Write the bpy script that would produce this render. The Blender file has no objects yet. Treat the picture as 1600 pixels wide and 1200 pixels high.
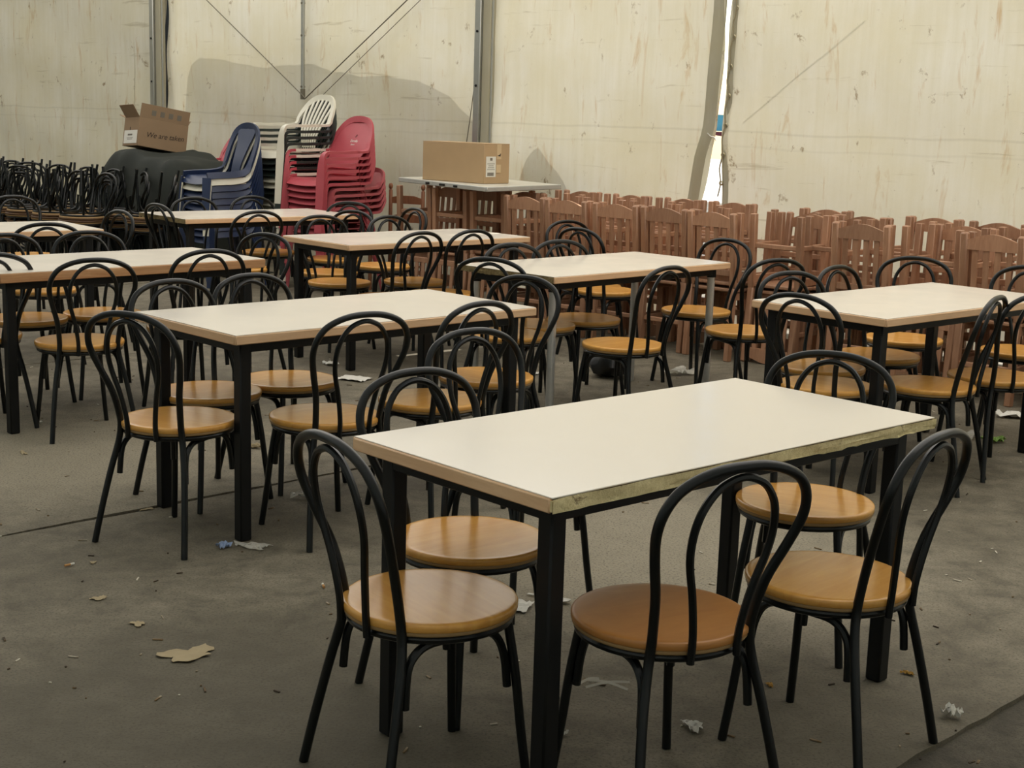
import bpy, bmesh, math, random
from mathutils import Vector, Matrix
R = math.radians
random.seed(7)
scene = bpy.context.scene
col = scene.collection

# ------------------------------------------------------------------ camera, sky, sun, exposure
PITCH, ROLL, CAM_H, F_PX = 0.185466, 0.0308695, 1.51298, 2238.26
cam_d = bpy.data.cameras.new('camera'); cam = bpy.data.objects.new('camera', cam_d); col.objects.link(cam)
fw = Vector((0, math.cos(PITCH), -math.sin(PITCH))); rt0 = Vector((1, 0, 0)); up0 = rt0.cross(fw)
rt = rt0*math.cos(ROLL) + up0*math.sin(ROLL); up = up0*math.cos(ROLL) - rt0*math.sin(ROLL)
m = Matrix((rt, up, -fw)).transposed().to_4x4(); m.translation = (0, 0, CAM_H); cam.matrix_world = m
cam_d.sensor_width = 36.0; cam_d.lens = F_PX/1600*36.0; cam_d.clip_end = 300
scene.camera = cam

# frame of the canvas wall: s runs along it, off is the distance into the tent
P0 = Vector((-3.843, 15.7138)); DW = Vector((0.74130, -0.67118)); NW = Vector((0.67118, 0.74130))
WROT = math.atan2(DW.y, DW.x)
def W(s, off, z=0.0):
    q = P0 + DW*s - NW*off
    return Vector((q.x, q.y, z))

world = bpy.data.worlds.new('sky'); scene.world = world; world.use_nodes = True
nt = world.node_tree; nt.nodes.clear()
sky = nt.nodes.new('ShaderNodeTexSky'); sky.sky_type = 'NISHITA'; sky.sun_disc = False
sky.sun_elevation = R(41); sky.sun_rotation = R(40); sky.dust_density = 1.2; sky.air_density = 1.0
bg = nt.nodes.new('ShaderNodeBackground'); bg.inputs["Strength"].default_value = 0.32
wo = nt.nodes.new('ShaderNodeOutputWorld')
nt.links.new(sky.outputs[0], bg.inputs[0]); nt.links.new(bg.outputs[0], wo.inputs[0])

sun_d = bpy.data.lights.new('sun', 'SUN'); sun_d.energy = 11.0; sun_d.angle = R(0.6); sun_d.color = (1.0, 0.955, 0.87)
sun = bpy.data.objects.new('sun', sun_d); col.objects.link(sun)
DS, DZ = -0.12, 0.90       # per metre into the tent the sunlight drifts DS along the wall and drops DZ
sd = (DW*DS - NW*1.0); sun_dir = Vector((sd.x, sd.y, -DZ)).normalized()
sun.rotation_euler = sun_dir.to_track_quat('-Z', 'Y').to_euler()
sun.location = (4, 20, 9)

scene.view_settings.view_transform = 'Standard'; scene.view_settings.look = 'None'
scene.view_settings.gamma = 1.0; scene.view_settings.use_curve_mapping = False
scene.view_settings.exposure = -0.2
cy = scene.cycles
cy.use_denoising = True; cy.max_bounces = 10; cy.diffuse_bounces = 6; cy.glossy_bounces = 4
cy.transmission_bounces = 6; cy.sample_clamp_indirect = 8.0; cy.caustics_reflective = False; cy.caustics_refractive = False

# ------------------------------------------------------------------ materials
def lin(r, g, b):
    def f(c):
        c /= 255.0
        return c/12.92 if c <= 0.04045 else ((c + 0.055)/1.055)**2.4
    return (f(r), f(g), f(b), 1.0)

class NT:
    def __init__(s, name):
        s.m = bpy.data.materials.new(name); s.m.use_nodes = True; s.t = s.m.node_tree
        s.b = s.t.nodes['Principled BSDF']; s.out = s.t.nodes['Material Output']
    def n(s, typ, **kw):
        nd = s.t.nodes.new('ShaderNode' + typ)
        for k, v in kw.items():
            if k.startswith('i_'):
                key = k[2:]
                nd.inputs[int(key) if key.isdigit() else key.replace('_', ' ')].default_value = v
            else: setattr(nd, k, v)
        return nd
    def l(s, a, b): s.t.links.new(a, b)
    def coords(s, kind='Object', scale=(1, 1, 1)):
        tc = s.n('TexCoord'); mp = s.n('Mapping'); mp.inputs['Scale'].default_value = scale
        s.l(tc.outputs[kind], mp.inputs[0]); return mp.outputs[0]
    def noise(s, vec, scale, detail=4, rough=0.55, dist=0.0):
        nd = s.n('TexNoise'); nd.inputs['Scale'].default_value = scale; nd.inputs['Detail'].default_value = detail
        nd.inputs['Roughness'].default_value = rough; nd.inputs['Distortion'].default_value = dist
        s.l(vec, nd.inputs['Vector']); return nd.outputs['Fac']
    def ramp(s, fac, stops):
        r = s.n('ValToRGB'); e = r.color_ramp.elements
        while len(e) < len(stops): e.new(0.5)
        for i, (p, c) in enumerate(stops):
            e[i].position = p; e[i].color = c if len(c) == 4 else (*c, 1)
        s.l(fac, r.inputs[0]); return r.outputs[0]
    def mix(s, fac, a, b, mode='MIX'):
        x = s.n('Mix', data_type='RGBA', blend_type=mode)
        for sock, v in ((x.inputs[0], fac), (x.inputs[6], a), (x.inputs[7], b)):
            if hasattr(v, 'links') or hasattr(v, 'is_linked'): s.l(v, sock)
            else: sock.default_value = v
        return x.outputs[2]
    def bump(s, h, strength, dist=0.01):
        b = s.n('Bump'); b.inputs['Strength'].default_value = strength; b.inputs['Distance'].default_value = dist
        s.l(h, b.inputs['Height']); return b.outputs[0]

def g(v): return (v, v, v, 1)

def mat_plain(name, c, rough=0.5, metal=0.0, spec=0.5, var=0.08, nscale=18):
    t = NT(name); v = t.coords()
    f = t.noise(v, nscale, 3)
    c2 = tuple(x*(1 - var*2) for x in c[:3]) + (1,)
    t.l(t.mix(f, c, c2), t.b.inputs['Base Color'])
    t.b.inputs['Roughness'].default_value = rough; t.b.inputs['Metallic'].default_value = metal
    t.b.inputs['Specular IOR Level'].default_value = spec
    return t.m

def mat_canvas(name, base, trans=0.5, stains=True):
    t = NT(name); t.t.nodes.remove(t.b)
    v = t.coords()
    vs = t.coords(scale=(1.0, 1.0, 0.05))
    streak = t.noise(vs, 17.0, 5, 0.62)
    blot = t.noise(v, 1.3, 4, 0.6)
    wv = t.coords(scale=(90, 90, 45)); weave = t.noise(wv, 1.0, 2)
    c = t.mix(t.ramp(streak, [(0.38, g(0)), (0.70, g(1))]), base, tuple(x*y for x, y in zip(base, (0.93, 0.92, 0.87, 1))))
    c = t.mix(t.ramp(blot, [(0.35, g(0)), (0.75, g(1))]), c, tuple(x*y for x, y in zip(base, (0.91, 0.87, 0.73, 1))))
    if stains:
        sp = t.noise(t.coords(scale=(1.0, 1.0, 0.7)), 7.0, 6, 0.72, 0.4)
        c = t.mix(t.ramp(sp, [(0.62, g(0)), (0.70, g(0.85))]), c, lin(136, 114, 80))
        sp2 = t.noise(t.coords(scale=(3.0, 3.0, 0.5)), 2.6, 5, 0.7, 0.6)
        c = t.mix(t.ramp(sp2, [(0.58, g(0)), (0.74, g(0.7))]), c, lin(186, 148, 92))
        cr = t.noise(t.coords(scale=(0.5, 0.5, 7.0)), 2.2, 5, 0.65, 0.5)
        c = t.mix(t.ramp(cr, [(0.62, g(0)), (0.70, g(0.4))]), c, lin(160, 146, 112))
    if stains:
        sx = t.n('SeparateXYZ'); t.l(t.coords(), sx.inputs[0]); wob = t.noise(t.coords(scale=(0.7, 0.7, 0.2)), 1.5, 3)
        for z0, k in ((1.36, 0.07), (1.47, 0.13)):
            a1 = t.n('Math', operation='MULTIPLY_ADD'); t.l(wob, a1.inputs[0]); a1.inputs[1].default_value = 0.06; t.l(sx.outputs[2], a1.inputs[2])
            a2 = t.n('Math', operation='SUBTRACT'); t.l(a1.outputs[0], a2.inputs[0]); a2.inputs[1].default_value = z0
            a3 = t.n('Math', operation='ABSOLUTE'); t.l(a2.outputs[0], a3.inputs[0])
            mr = t.n('MapRange'); mr.inputs[1].default_value = 0.003; mr.inputs[2].default_value = 0.012; mr.inputs[3].default_value = k; mr.inputs[4].default_value = 0
            t.l(a3.outputs[0], mr.inputs[0]); c = t.mix(mr.outputs[0], c, lin(120, 108, 80))
    d = t.n('BsdfDiffuse'); tr = t.n('BsdfTranslucent'); mx = t.n('MixShader')
    mx.inputs[0].default_value = trans
    t.l(c, d.inputs['Color']); t.l(c, tr.inputs['Color'])
    bm_ = t.bump(weave, 0.15, 0.004); wr = t.noise(t.coords(scale=(1, 1, 0.35)), 5.0, 4)
    b2 = t.n('Bump'); b2.inputs['Strength'].default_value = 0.35; b2.inputs['Distance'].default_value = 0.02
    t.l(wr, b2.inputs['Height']); t.l(bm_, b2.inputs['Normal'])
    t.l(b2.outputs[0], d.inputs['Normal']); t.l(b2.outputs[0], tr.inputs['Normal'])
    t.l(d.outputs[0], mx.inputs[1]); t.l(tr.outputs[0], mx.inputs[2]); t.l(mx.outputs[0], t.out.inputs[0])
    return t.m

def mat_concrete(name, c_lo, c_hi, scale=1.0, bump=0.25, patchy=False):
    t = NT(name); v = t.coords()
    def dk(k): return tuple(x*k for x in c_lo[:3]) + (1,)
    f1 = t.noise(v, 0.9*scale, 7, 0.62, 0.4); f2 = t.noise(v, 7*scale, 6, 0.7, 0.3); f3 = t.noise(v, 120*scale, 4, 0.65)
    c = t.mix(t.ramp(f1, [(0.34, g(0)), (0.66, g(1))]), c_lo, c_hi)
    c = t.mix(t.ramp(f2, [(0.36, g(0.0)), (0.66, g(0.9))]), c, dk(0.66))
    d = t.noise(v, 2.3*scale, 6, 0.75, 0.9)
    c = t.mix(t.ramp(d, [(0.58, g(0)), (0.72, g(0.6))]), c, dk(0.48))
    if patchy:          # paler and darker patches at fixed spots, edges broken by noise
        for px, py, rad, k, cc in ((0.55, 4.95, 1.15, 0.6, tuple(min(1, x*1.4) for x in c_hi[:3]) + (1,)), (-2.0, 6.1, 1.2, 0.6, tuple(min(1, x*1.35) for x in c_hi[:3]) + (1,)), (-0.75, 3.2, 1.15, 0.7, dk(0.55)), (1.3, 3.3, 0.9, 0.55, dk(0.6))):
            tc = t.n('TexCoord'); sb = t.n('VectorMath', operation='DISTANCE'); sb.inputs[1].default_value = (px, py, 0.0)
            t.l(tc.outputs['Object'], sb.inputs[0])
            ad = t.n('Math', operation='MULTIPLY_ADD'); t.l(f1, ad.inputs[0]); ad.inputs[1].default_value = 1.2; t.l(sb.outputs['Value'], ad.inputs[2])
            ad2 = t.n('Math', operation='MULTIPLY_ADD'); t.l(f2, ad2.inputs[0]); ad2.inputs[1].default_value = 0.5; t.l(ad.outputs[0], ad2.inputs[2])
            mr = t.n('MapRange', interpolation_type='SMOOTHSTEP'); mr.inputs[1].default_value = rad*0.35 + 0.85; mr.inputs[2].default_value = rad + 0.95; mr.inputs[3].default_value = k; mr.inputs[4].default_value = 0.0
            t.l(ad2.outputs[0], mr.inputs[0]); c = t.mix(mr.outputs[0], c, cc)
    c = t.mix(t.ramp(f3, [(0.34, g(0.75)), (0.50, g(0.0))]), c, dk(0.45))
    p = t.noise(v, 26*scale, 5, 0.8)
    c = t.mix(t.ramp(p, [(0.68, g(0)), (0.75, g(0.6))]), c, tuple(min(1, x*1.7) for x in c_hi[:3]) + (1,))
    c = t.mix(t.ramp(p, [(0.26, g(0.7)), (0.33, g(0.0))]), c, dk(0.35))
    t.l(c, t.b.inputs['Base Color']); t.b.inputs['Roughness'].default_value = 0.82
    t.b.inputs['Specular IOR Level'].default_value = 0.3
    b1 = t.bump(f3, bump, 0.005); b2 = t.n('Bump'); b2.inputs['Strength'].default_value = 0.35; b2.inputs['Distance'].default_value = 0.012
    t.l(f2, b2.inputs['Height']); t.l(b1, b2.inputs['Normal']); t.l(b2.outputs[0], t.b.inputs['Normal'])
    return t.m

def mat_wood(name, c1, c2, scale=(3, 30, 30), rough=0.4, spec=0.5, coat=0.0, var=0.25):
    t = NT(name); v = t.coords(scale=scale)
    f = t.noise(v, 1.6, 6, 0.62, 0.7); f2 = t.noise(t.coords(), 5, 4)
    c = t.mix(t.ramp(f, [(0.30, g(0)), (0.72, g(1))]), c1, c2)
    c = t.mix(t.ramp(f2, [(0.45, g(0)), (0.8, g(0.4))]), c, tuple(x*0.7 for x in c2[:3]) + (1,))
    oi = t.n('ObjectInfo'); mr = t.n('MapRange'); mr.inputs[3].default_value = 1 - var; mr.inputs[4].default_value = 1 + var*0.5
    t.l(oi.outputs['Random'], mr.inputs[0])
    cm = t.n('VectorMath', operation='SCALE'); t.l(c, cm.inputs[0]); t.l(mr.outputs[0], cm.inputs['Scale'])
    t.l(cm.outputs[0], t.b.inputs['Base Color']); t.b.inputs['Roughness'].default_value = rough
    t.b.inputs['Specular IOR Level'].default_value = spec; t.b.inputs['Coat Weight'].default_value = coat
    t.b.inputs['Coat Roughness'].default_value = 0.15
    t.l(t.bump(f, 0.06, 0.003), t.b.inputs['Normal'])
    return t.m

M = {}
M['canvas'] = mat_canvas('canvas', lin(224, 220, 204), 0.085)
M['roof'] = mat_canvas('roof_canvas', lin(236, 233, 230), 0.6, False)
M['roof_dark'] = mat_canvas('dimmed_canvas', lin(226, 226, 220), 0.32, False)  # unseen roof half and right wall, translucency cut to dim the foreground
M['side_canvas'] = mat_canvas('side_canvas', lin(190, 186, 170), 0.08, False)
M['front_canvas'] = mat_canvas('front_canvas', lin(232, 230, 218), 0.5, False)
M['hem'] = mat_canvas('canvas_hem', lin(192, 188, 170), 0.25, False)
M['floor'] = mat_concrete('concrete', lin(112, 105, 89), lin(142, 134, 116), 1.0, 0.35, True)
M['floor_dark'] = mat_concrete('rough_concrete', lin(84, 79, 68), lin(110, 103, 88), 1.6, 0.9)
M['subfloor'] = mat_plain('dirt_joint', lin(48, 44, 37), 0.95)
M['pile_seat'] = mat_wood('shade_darkened_seat', lin(96, 68, 42), lin(74, 52, 32), (3, 20, 20), 0.5, 0.3)  # honey seat darkened to stand in for the deep shade of the pile
M['metal_black'] = mat_plain('black_paint', lin(14, 17, 17), 0.28, 0.0, 0.38, 0.15, 30)
M['frame_black'] = mat_plain('black_steel_frame', lin(17, 18, 18), 0.5, 0.0, 0.3, 0.2, 30)
M['chrome'] = mat_plain('worn_chrome', lin(205, 206, 204), 0.28, 0.6, 0.5, 0.12, 40)
M['seat'] = mat_wood('honey_seat', lin(231, 174, 90), lin(214, 152, 74), (3, 22, 22), 0.22, 0.36, 0.08, 0.14)
M['seat_dark'] = mat_wood('brown_seat', lin(192, 134, 72), lin(172, 114, 56), (2.5, 8, 8), 0.38, 0.4, 0.08, 0.04)
M['ply'] = mat_plain('plywood_edge', lin(172, 140, 96), 0.6, 0, 0.3, 0.12, 30)
M['brown_wood'] = mat_wood('brown_stained_wood', lin(184, 142, 112), lin(160, 116, 88), (26, 26, 3), 0.45, 0.4, 0.0, 0.22)
M['rush_wood'] = mat_wood('rustic_wood', lin(150, 100, 70), lin(110, 70, 48), (26, 26, 3), 0.5, 0.4)
M['edge'] = mat_wood('tan_edging', lin(236, 198, 158), lin(220, 178, 136), (3, 3, 40), 0.45, 0.4, 0.0, 0.1)
M['edge_grain'] = mat_wood('wood_grain_edging', lin(216, 170, 124), lin(176, 124, 80), (3, 3, 60), 0.42, 0.4, 0.0, 0.1)
def mat_chip(name, a, b):
    t = NT(name); v = t.coords()
    f = t.noise(v, 70, 5, 0.8); f2 = t.noise(v, 9, 5, 0.8, 0.5)
    c = t.mix(t.ramp(f, [(0.35, g(0)), (0.65, g(1))]), a, b)
    c = t.mix(t.ramp(f2, [(0.60, g(0)), (0.68, g(0.8))]), c, lin(96, 66, 36))
    t.l(c, t.b.inputs['Base Color']); t.b.inputs['Roughness'].default_value = 0.9
    t.l(t.bump(f, 0.8, 0.006), t.b.inputs['Normal']); return t.m
M['chip'] = mat_chip('raw_chipboard', lin(238, 222, 172), lin(214, 196, 144))
M['chip_dark'] = mat_chip('dirty_chipboard', lin(150, 134, 92), lin(110, 92, 58))
def mat_lam():
    t = NT('cream_laminate'); v = t.coords()
    f = t.noise(v, 4, 4); f2 = t.noise(v, 60, 4, 0.8)
    c = t.mix(t.ramp(f, [(0.3, g(0)), (0.8, g(1))]), lin(240, 232, 219), lin(233, 224, 208))
    c = t.mix(t.ramp(f2, [(0.84, g(0)), (0.88, g(0.5))]), c, lin(160, 146, 116))
    t.l(c, t.b.inputs['Base Color']); t.b.inputs['Specular IOR Level'].default_value = 0.5
    t.l(t.ramp(f, [(0.3, g(0.17)), (0.8, g(0.26))]), t.b.inputs['Roughness']); return t.m
M['laminate'] = mat_lam()
M['board'] = mat_plain('table_underside', lin(90, 74, 56), 0.8)
M['alu'] = mat_plain('aluminium_pole', lin(176, 176, 168), 0.38, 0.75, 0.5, 0.1, 12)
M['wire'] = mat_plain('steel_wire', lin(120, 114, 98), 0.5, 0.4)
M['rope'] = mat_plain('dirty_rope', lin(150, 140, 112), 0.9)
M['brass'] = mat_plain('dull_eyelet', lin(205, 195, 165), 0.3, 0.9)
M['card'] = mat_plain('cardboard', lin(184, 156, 120), 0.85, 0, 0.2, 0.06, 8)
M['card_dark'] = mat_plain('brown_cardboard', lin(150, 126, 100), 0.85, 0, 0.2, 0.06, 8)
M['paper'] = mat_plain('white_paper', lin(225, 222, 212), 0.8, 0, 0.3, 0.05)
M['tape'] = mat_plain('packing_tape', lin(205, 178, 138), 0.3, 0, 0.5, 0.05)
M['ink'] = mat_plain('marker_ink', lin(52, 42, 34), 0.8)
M['print'] = mat_plain('grey_print', lin(120, 112, 100), 0.8)
M['tarp'] = mat_plain('dark_tarpaulin', lin(42, 46, 41), 0.75, 0, 0.3, 0.15, 6)
M['p_white'] = mat_plain('white_plastic', lin(222, 218, 200), 0.4, 0, 0.5, 0.06, 9)
M['p_green'] = mat_plain('dark_green_plastic', lin(34, 44, 40), 0.45, 0, 0.5, 0.1, 9)
M['p_blue'] = mat_plain('navy_plastic', lin(38, 52, 84), 0.38, 0, 0.5, 0.12, 9)
M['p_red'] = mat_plain('red_plastic', lin(188, 80, 90), 0.42, 0, 0.5, 0.1, 9)
M['p_pink'] = mat_plain('faded_red_plastic', lin(186, 92, 98), 0.5, 0, 0.4, 0.14, 9)
M['logo'] = mat_plain('white_lettering', lin(240, 232, 224), 0.5)
M['logo_dark'] = mat_plain('dark_red_print', lin(110, 36, 40), 0.5)
M['fold_top'] = mat_plain('pale_grey_laminate', lin(206, 202, 188), 0.35, 0, 0.5, 0.06, 6)
M['fold_rim'] = mat_plain('grey_rim', lin(186, 186, 180), 0.4, 0.3)
M['bag_black'] = mat_plain('black_bin_bag', lin(18, 18, 18), 0.35, 0, 0.5)
M['tan_paper'] = mat_plain('soggy_napkin', lin(176, 160, 128), 0.9, 0, 0.2, 0.12, 20)
M['leaf'] = mat_plain('ochre_leaf', lin(168, 128, 48), 0.8)
M['butt'] = mat_plain('cork_filter', lin(190, 140, 84), 0.8)
M['blue_pl'] = mat_plain('blue_wrapper', lin(150, 170, 205), 0.4)
M['green_pl'] = mat_plain('green_wrapper', lin(130, 170, 70), 0.4)
M['out_white'] = mat_plain('white_render', lin(235, 232, 222), 0.8, 0, 0.2, 0.03, 1)
M['out_ground'] = mat_plain('pale_gravel', lin(236, 230, 218), 0.95, 0, 0.1, 0.08, 2)
M['out_red'] = mat_plain('dark_red_awning', lin(120, 44, 50), 0.7)
M['out_teal'] = mat_plain('turquoise_wall', lin(110, 190, 205), 0.7)
M['out_grey'] = mat_plain('grey_cover', lin(90, 92, 92), 0.8)
def mat_clear():
    t = NT('clear_plastic_film'); b = t.b
    b.inputs['Base Color'].default_value = lin(225, 222, 210); b.inputs['Roughness'].default_value = 0.2
    b.inputs['Alpha'].default_value = 0.45; return t.m
M['film'] = mat_clear()
def mat_grit():
    t = NT('grit'); v = t.coords(); f = t.noise(v, 6, 2)
    t.l(t.ramp(f, [(0.42, lin(60, 48, 34)), (0.5, lin(120, 98, 66)), (0.6, lin(205, 198, 180))]), t.b.inputs['Base Color']); t.b.inputs['Roughness'].default_value = 0.9; return t.m
M['grit'] = mat_grit()

# ------------------------------------------------------------------ mesh helpers
def cr(pts, n=6, closed=False):
    P = [Vector(p) for p in pts]; out = []
    N = len(P); segs = N if closed else N - 1
    for i in range(segs):
        if closed: a, b, c, d = P[(i-1) % N], P[i], P[(i+1) % N], P[(i+2) % N]
        else: a, b, c, d = P[max(i-1, 0)], P[i], P[i+1], P[min(i+2, N-1)]
        for k in range(n):
            t = k/n
            out.append(0.5*((2*b) + (c - a)*t + (2*a - 5*b + 4*c - d)*t*t + (3*b - a - 3*c + d)*t**3))
    if not closed: out.append(P[-1])
    return out

class MB:
    def __init__(s): s.v = []; s.f = []
    def add(s, vs, fs):
        o = len(s.v); s.v += [tuple(p) for p in vs]; s.f += [tuple(i + o for i in f) for f in fs]; return s
    def box(s, c, size, rot=None, bev=0.0):
        x, y, z = (k/2 for k in size); b = min(bev, x*0.49, y*0.49, z*0.49)
        if b <= 0:
            vs = [(i*x, j*y, k*z) for i in (-1, 1) for j in (-1, 1) for k in (-1, 1)]
            fs = [(0, 1, 3, 2), (4, 6, 7, 5), (0, 4, 5, 1), (2, 3, 7, 6), (0, 2, 6, 4), (1, 5, 7, 3)]
        else:
            vs = []; idx = {}
            for i in (-1, 1):
                for j in (-1, 1):
                    for k in (-1, 1):
                        for ax in range(3):
                            p = [i*(x - b), j*(y - b), k*(z - b)]; p[ax] = (i, j, k)[ax]*(x, y, z)[ax]
                            idx[(i, j, k, ax)] = len(vs); vs.append(p)
            fs = []
            for sg in (-1, 1):
                fs.append([idx[(sg, a, b_, 0)] for a, b_ in ((-1, -1), (1, -1), (1, 1), (-1, 1))][::sg])
                fs.append([idx[(a, sg, b_, 1)] for a, b_ in ((-1, -1), (-1, 1), (1, 1), (1, -1))][::sg])
                fs.append([idx[(a, b_, sg, 2)] for a, b_ in ((-1, -1), (1, -1), (1, 1), (-1, 1))][::sg])
            for a in (-1, 1):
                for b_ in (-1, 1):
                    q = [idx[(a, b_, -1, 0)], idx[(a, b_, 1, 0)], idx[(a, b_, 1, 1)], idx[(a, b_, -1, 1)]]; fs.append(q[::-a*b_])
                    q = [idx[(a, -1, b_, 0)], idx[(a, 1, b_, 0)], idx[(a, 1, b_, 2)], idx[(a, -1, b_, 2)]]; fs.append(q[::a*b_])
                    q = [idx[(-1, a, b_, 1)], idx[(1, a, b_, 1)], idx[(1, a, b_, 2)], idx[(-1, a, b_, 2)]]; fs.append(q[::-a*b_])
            for i in (-1, 1):
                for j in (-1, 1):
                    for k in (-1, 1):
                        fs.append([idx[(i, j, k, 0)], idx[(i, j, k, 1)], idx[(i, j, k, 2)]][::i*j*k])
        mt = Matrix.Translation(Vector(c)) @ (rot.to_4x4() if rot else Matrix())
        return s.add([mt @ Vector(p) for p in vs], fs)
    def bar(s, a, b, w, d, bev=0.0, ref=(0, 1, 0)):
        a, b = Vector(a), Vector(b); z = (b - a).normalized(); y = Vector(ref); x = y.cross(z).normalized(); y = z.cross(x)
        return s.box((a + b)/2, (w, d, (b - a).length), Matrix((x, y, z)).transposed(), bev)
    def tube(s, pts, r, sides=10, closed=False, cap=True):
        P = [Vector(p) for p in pts]; N = len(P); vs = []; fs = []
        T = []
        for i in range(N):
            if closed: t = P[(i+1) % N] - P[i-1]
            else: t = P[min(i+1, N-1)] - P[max(i-1, 0)]
            T.append(t.normalized())
        nrm = T[0].orthogonal().normalized()
        for i in range(N):
            nrm = (nrm - T[i]*nrm.dot(T[i])).normalized(); bn = T[i].cross(nrm)
            rr = r[i] if isinstance(r, (list, tuple)) else r
            for k in range(sides):
                a = 2*math.pi*k/sides; vs.append(P[i] + (nrm*math.cos(a) + bn*math.sin(a))*rr)
        for i in range(N if closed else N - 1):
            j = (i + 1) % N
            for k in range(sides):
                l = (k + 1) % sides; fs.append((i*sides + k, i*sides + l, j*sides + l, j*sides + k))
        if cap and not closed:
            fs.append(tuple(range(sides))[::-1]); fs.append(tuple((N-1)*sides + k for k in range(sides)))
        return s.add(vs, fs)
    def lathe(s, prof, sides=40, c=(0, 0, 0)):
        vs = []; fs = []; n = len(prof)
        for k in range(sides):
            a = 2*math.pi*k/sides
            for r, z in prof: vs.append((c[0] + r*math.cos(a), c[1] + r*math.sin(a), c[2] + z))
        for k in range(sides):
            l = (k + 1) % sides
            for i in range(n - 1): fs.append((k*n + i, l*n + i, l*n + i + 1, k*n + i + 1))
        fs.append(tuple(k*n + n - 1 for k in range(sides))); fs.append(tuple(k*n for k in range(sides))[::-1])
        return s.add(vs, fs)
    def prism(s, poly, d0, d1, axes=(0, 2, 1)):
        n = len(poly); vs = []
        for d in (d0, d1):
            for p in poly:
                q = [0, 0, 0]; q[axes[0]] = p[0]; q[axes[1]] = p[1]; q[axes[2]] = d; vs.append(q)
        fs = [tuple(range(n)), tuple(range(n, 2*n))[::-1]] + [(i, n + i, n + (i+1) % n, (i+1) % n) for i in range(n)]
        return s.add(vs, fs)
    def ribbon(s, pts, wd, w, t):
        P = [Vector(p) for p in pts]; N = len(P); vs = []; fs = []
        for i in range(N):
            tg = (P[min(i+1, N-1)] - P[max(i-1, 0)]).normalized()
            d = Vector(wd[i]); d = (d - tg*d.dot(tg)).normalized(); nn = tg.cross(d)
            ww = w[i] if isinstance(w, (list, tuple)) else w
            for a, b in ((-1, -1), (1, -1), (1, 1), (-1, 1)): vs.append(P[i] + d*a*ww/2 + nn*b*t/2)
        for i in range(N - 1):
            for k in range(4):
                l = (k + 1) % 4; fs.append((i*4 + k, i*4 + l, i*4 + 4 + l, i*4 + 4 + k))
        fs += [(3, 2, 1, 0), (N*4-4, N*4-3, N*4-2, N*4-1)]
        return s.add(vs, fs)
    def grid(s, nu, nv, fn, t=0.0):
        vs = [fn(i/nu, j/nv) for j in range(nv + 1) for i in range(nu + 1)]; w = nu + 1
        fs = [(j*w + i, j*w + i + 1, (j+1)*w + i + 1, (j+1)*w + i) for j in range(nv) for i in range(nu)]
        if t:
            n = len(vs); V = [Vector(p) for p in vs]; lo = []
            for j in range(nv + 1):
                for i in range(nu + 1):
                    a = V[j*w + min(i+1, nu)] - V[j*w + max(i-1, 0)]; b = V[min(j+1, nv)*w + i] - V[max(j-1, 0)*w + i]
                    lo.append(V[j*w + i] - a.cross(b).normalized()*t)
            vs = V + lo; fs += [tuple(x + n for x in f[::-1]) for f in fs]
            bd = [i for i in range(w)] + [j*w + nu for j in range(1, nv + 1)] + [nv*w + i for i in range(nu - 1, -1, -1)] + [j*w for j in range(nv - 1, 0, -1)]
            fs += [(bd[k], bd[k] + n, bd[(k+1) % len(bd)] + n, bd[(k+1) % len(bd)]) for k in range(len(bd))]
        return s.add(vs, fs)
    def mesh(s, name, mat, smooth=True, ang=40):
        me = bpy.data.meshes.new(name); me.from_pydata(s.v, [], s.f); me.update()
        bm = bmesh.new(); bm.from_mesh(me); bmesh.ops.recalc_face_normals(bm, faces=bm.faces); bm.to_mesh(me); bm.free()
        if smooth:
            me.polygons.foreach_set('use_smooth', [True]*len(me.polygons)); me.set_sharp_from_angle(angle=R(ang))
        me.materials.append(M[mat] if isinstance(mat, str) else mat)
        return me
    def obj(s, name, mat, parent=None, smooth=True, ang=40):
        o = bpy.data.objects.new(name, s.mesh(name, mat, smooth, ang)); col.objects.link(o)
        if parent: o.parent = parent
        return o

def tag(o, label, cat, group=None):
    o['label'] = label; o['category'] = cat
    if group: o['group'] = group
    return o
def struct(o): o['kind'] = 'structure'; return o
def empty(name, loc=(0, 0, 0), rz=0.0):
    o = bpy.data.objects.new(name, None); col.objects.link(o); o.location = loc; o.rotation_euler = (0, 0, rz); o.empty_display_size = 0.1
    return o
def copy_tree(o, parent=None):
    kids = list(o.children); c = o.copy(); col.objects.link(c); c.parent = parent
    for k in kids: copy_tree(k, c)
    return c
def put(o, loc, rot=(0, 0, 0)): o.location = loc; o.rotation_euler = rot; return o
def sub(o, name):
    for k in o.children:
        if k.name.split('.')[0] == name: return k

# ------------------------------------------------------------------ floor
floor = struct(MB().box((0, 8, -0.06), (60, 60, 0.06)).obj('floor', 'subfloor'))
c45 = math.sqrt(0.5); fu = Vector((c45, c45)); fn = Vector((-c45, c45))
def slab(n0, n1, u0, u1, mat, z=0.0, jag=0.0):
    pts = []
    k = 420
    if mat == 'floor_dark': k = 4
    rn = random.Random(int(n0*100)); wob = [0.0]
    for _ in range(2*k + 4): wob.append(wob[-1]*0.85 + rn.uniform(-1, 1)*0.55)
    wi = iter(wob)
    for i in range(k + 1):
        u = u0 + (u1 - u0)*i/k; p = fu*u + fn*(n0 + jag*next(wi)); pts.append((p.x, p.y))
    for i in range(k + 1):
        u = u1 + (u0 - u1)*i/k; p = fu*u + fn*(n1 + jag*next(wi)); pts.append((p.x, p.y))
    o = MB().prism(pts, z - (0.029 if mat != 'floor_dark' else 0.014), z, (0, 1, 2)).obj('slab', mat, floor, False)
    return o
slab(-6.0, 1.72, -14, 22, 'floor_dark', -0.013, 0.0)
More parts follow.
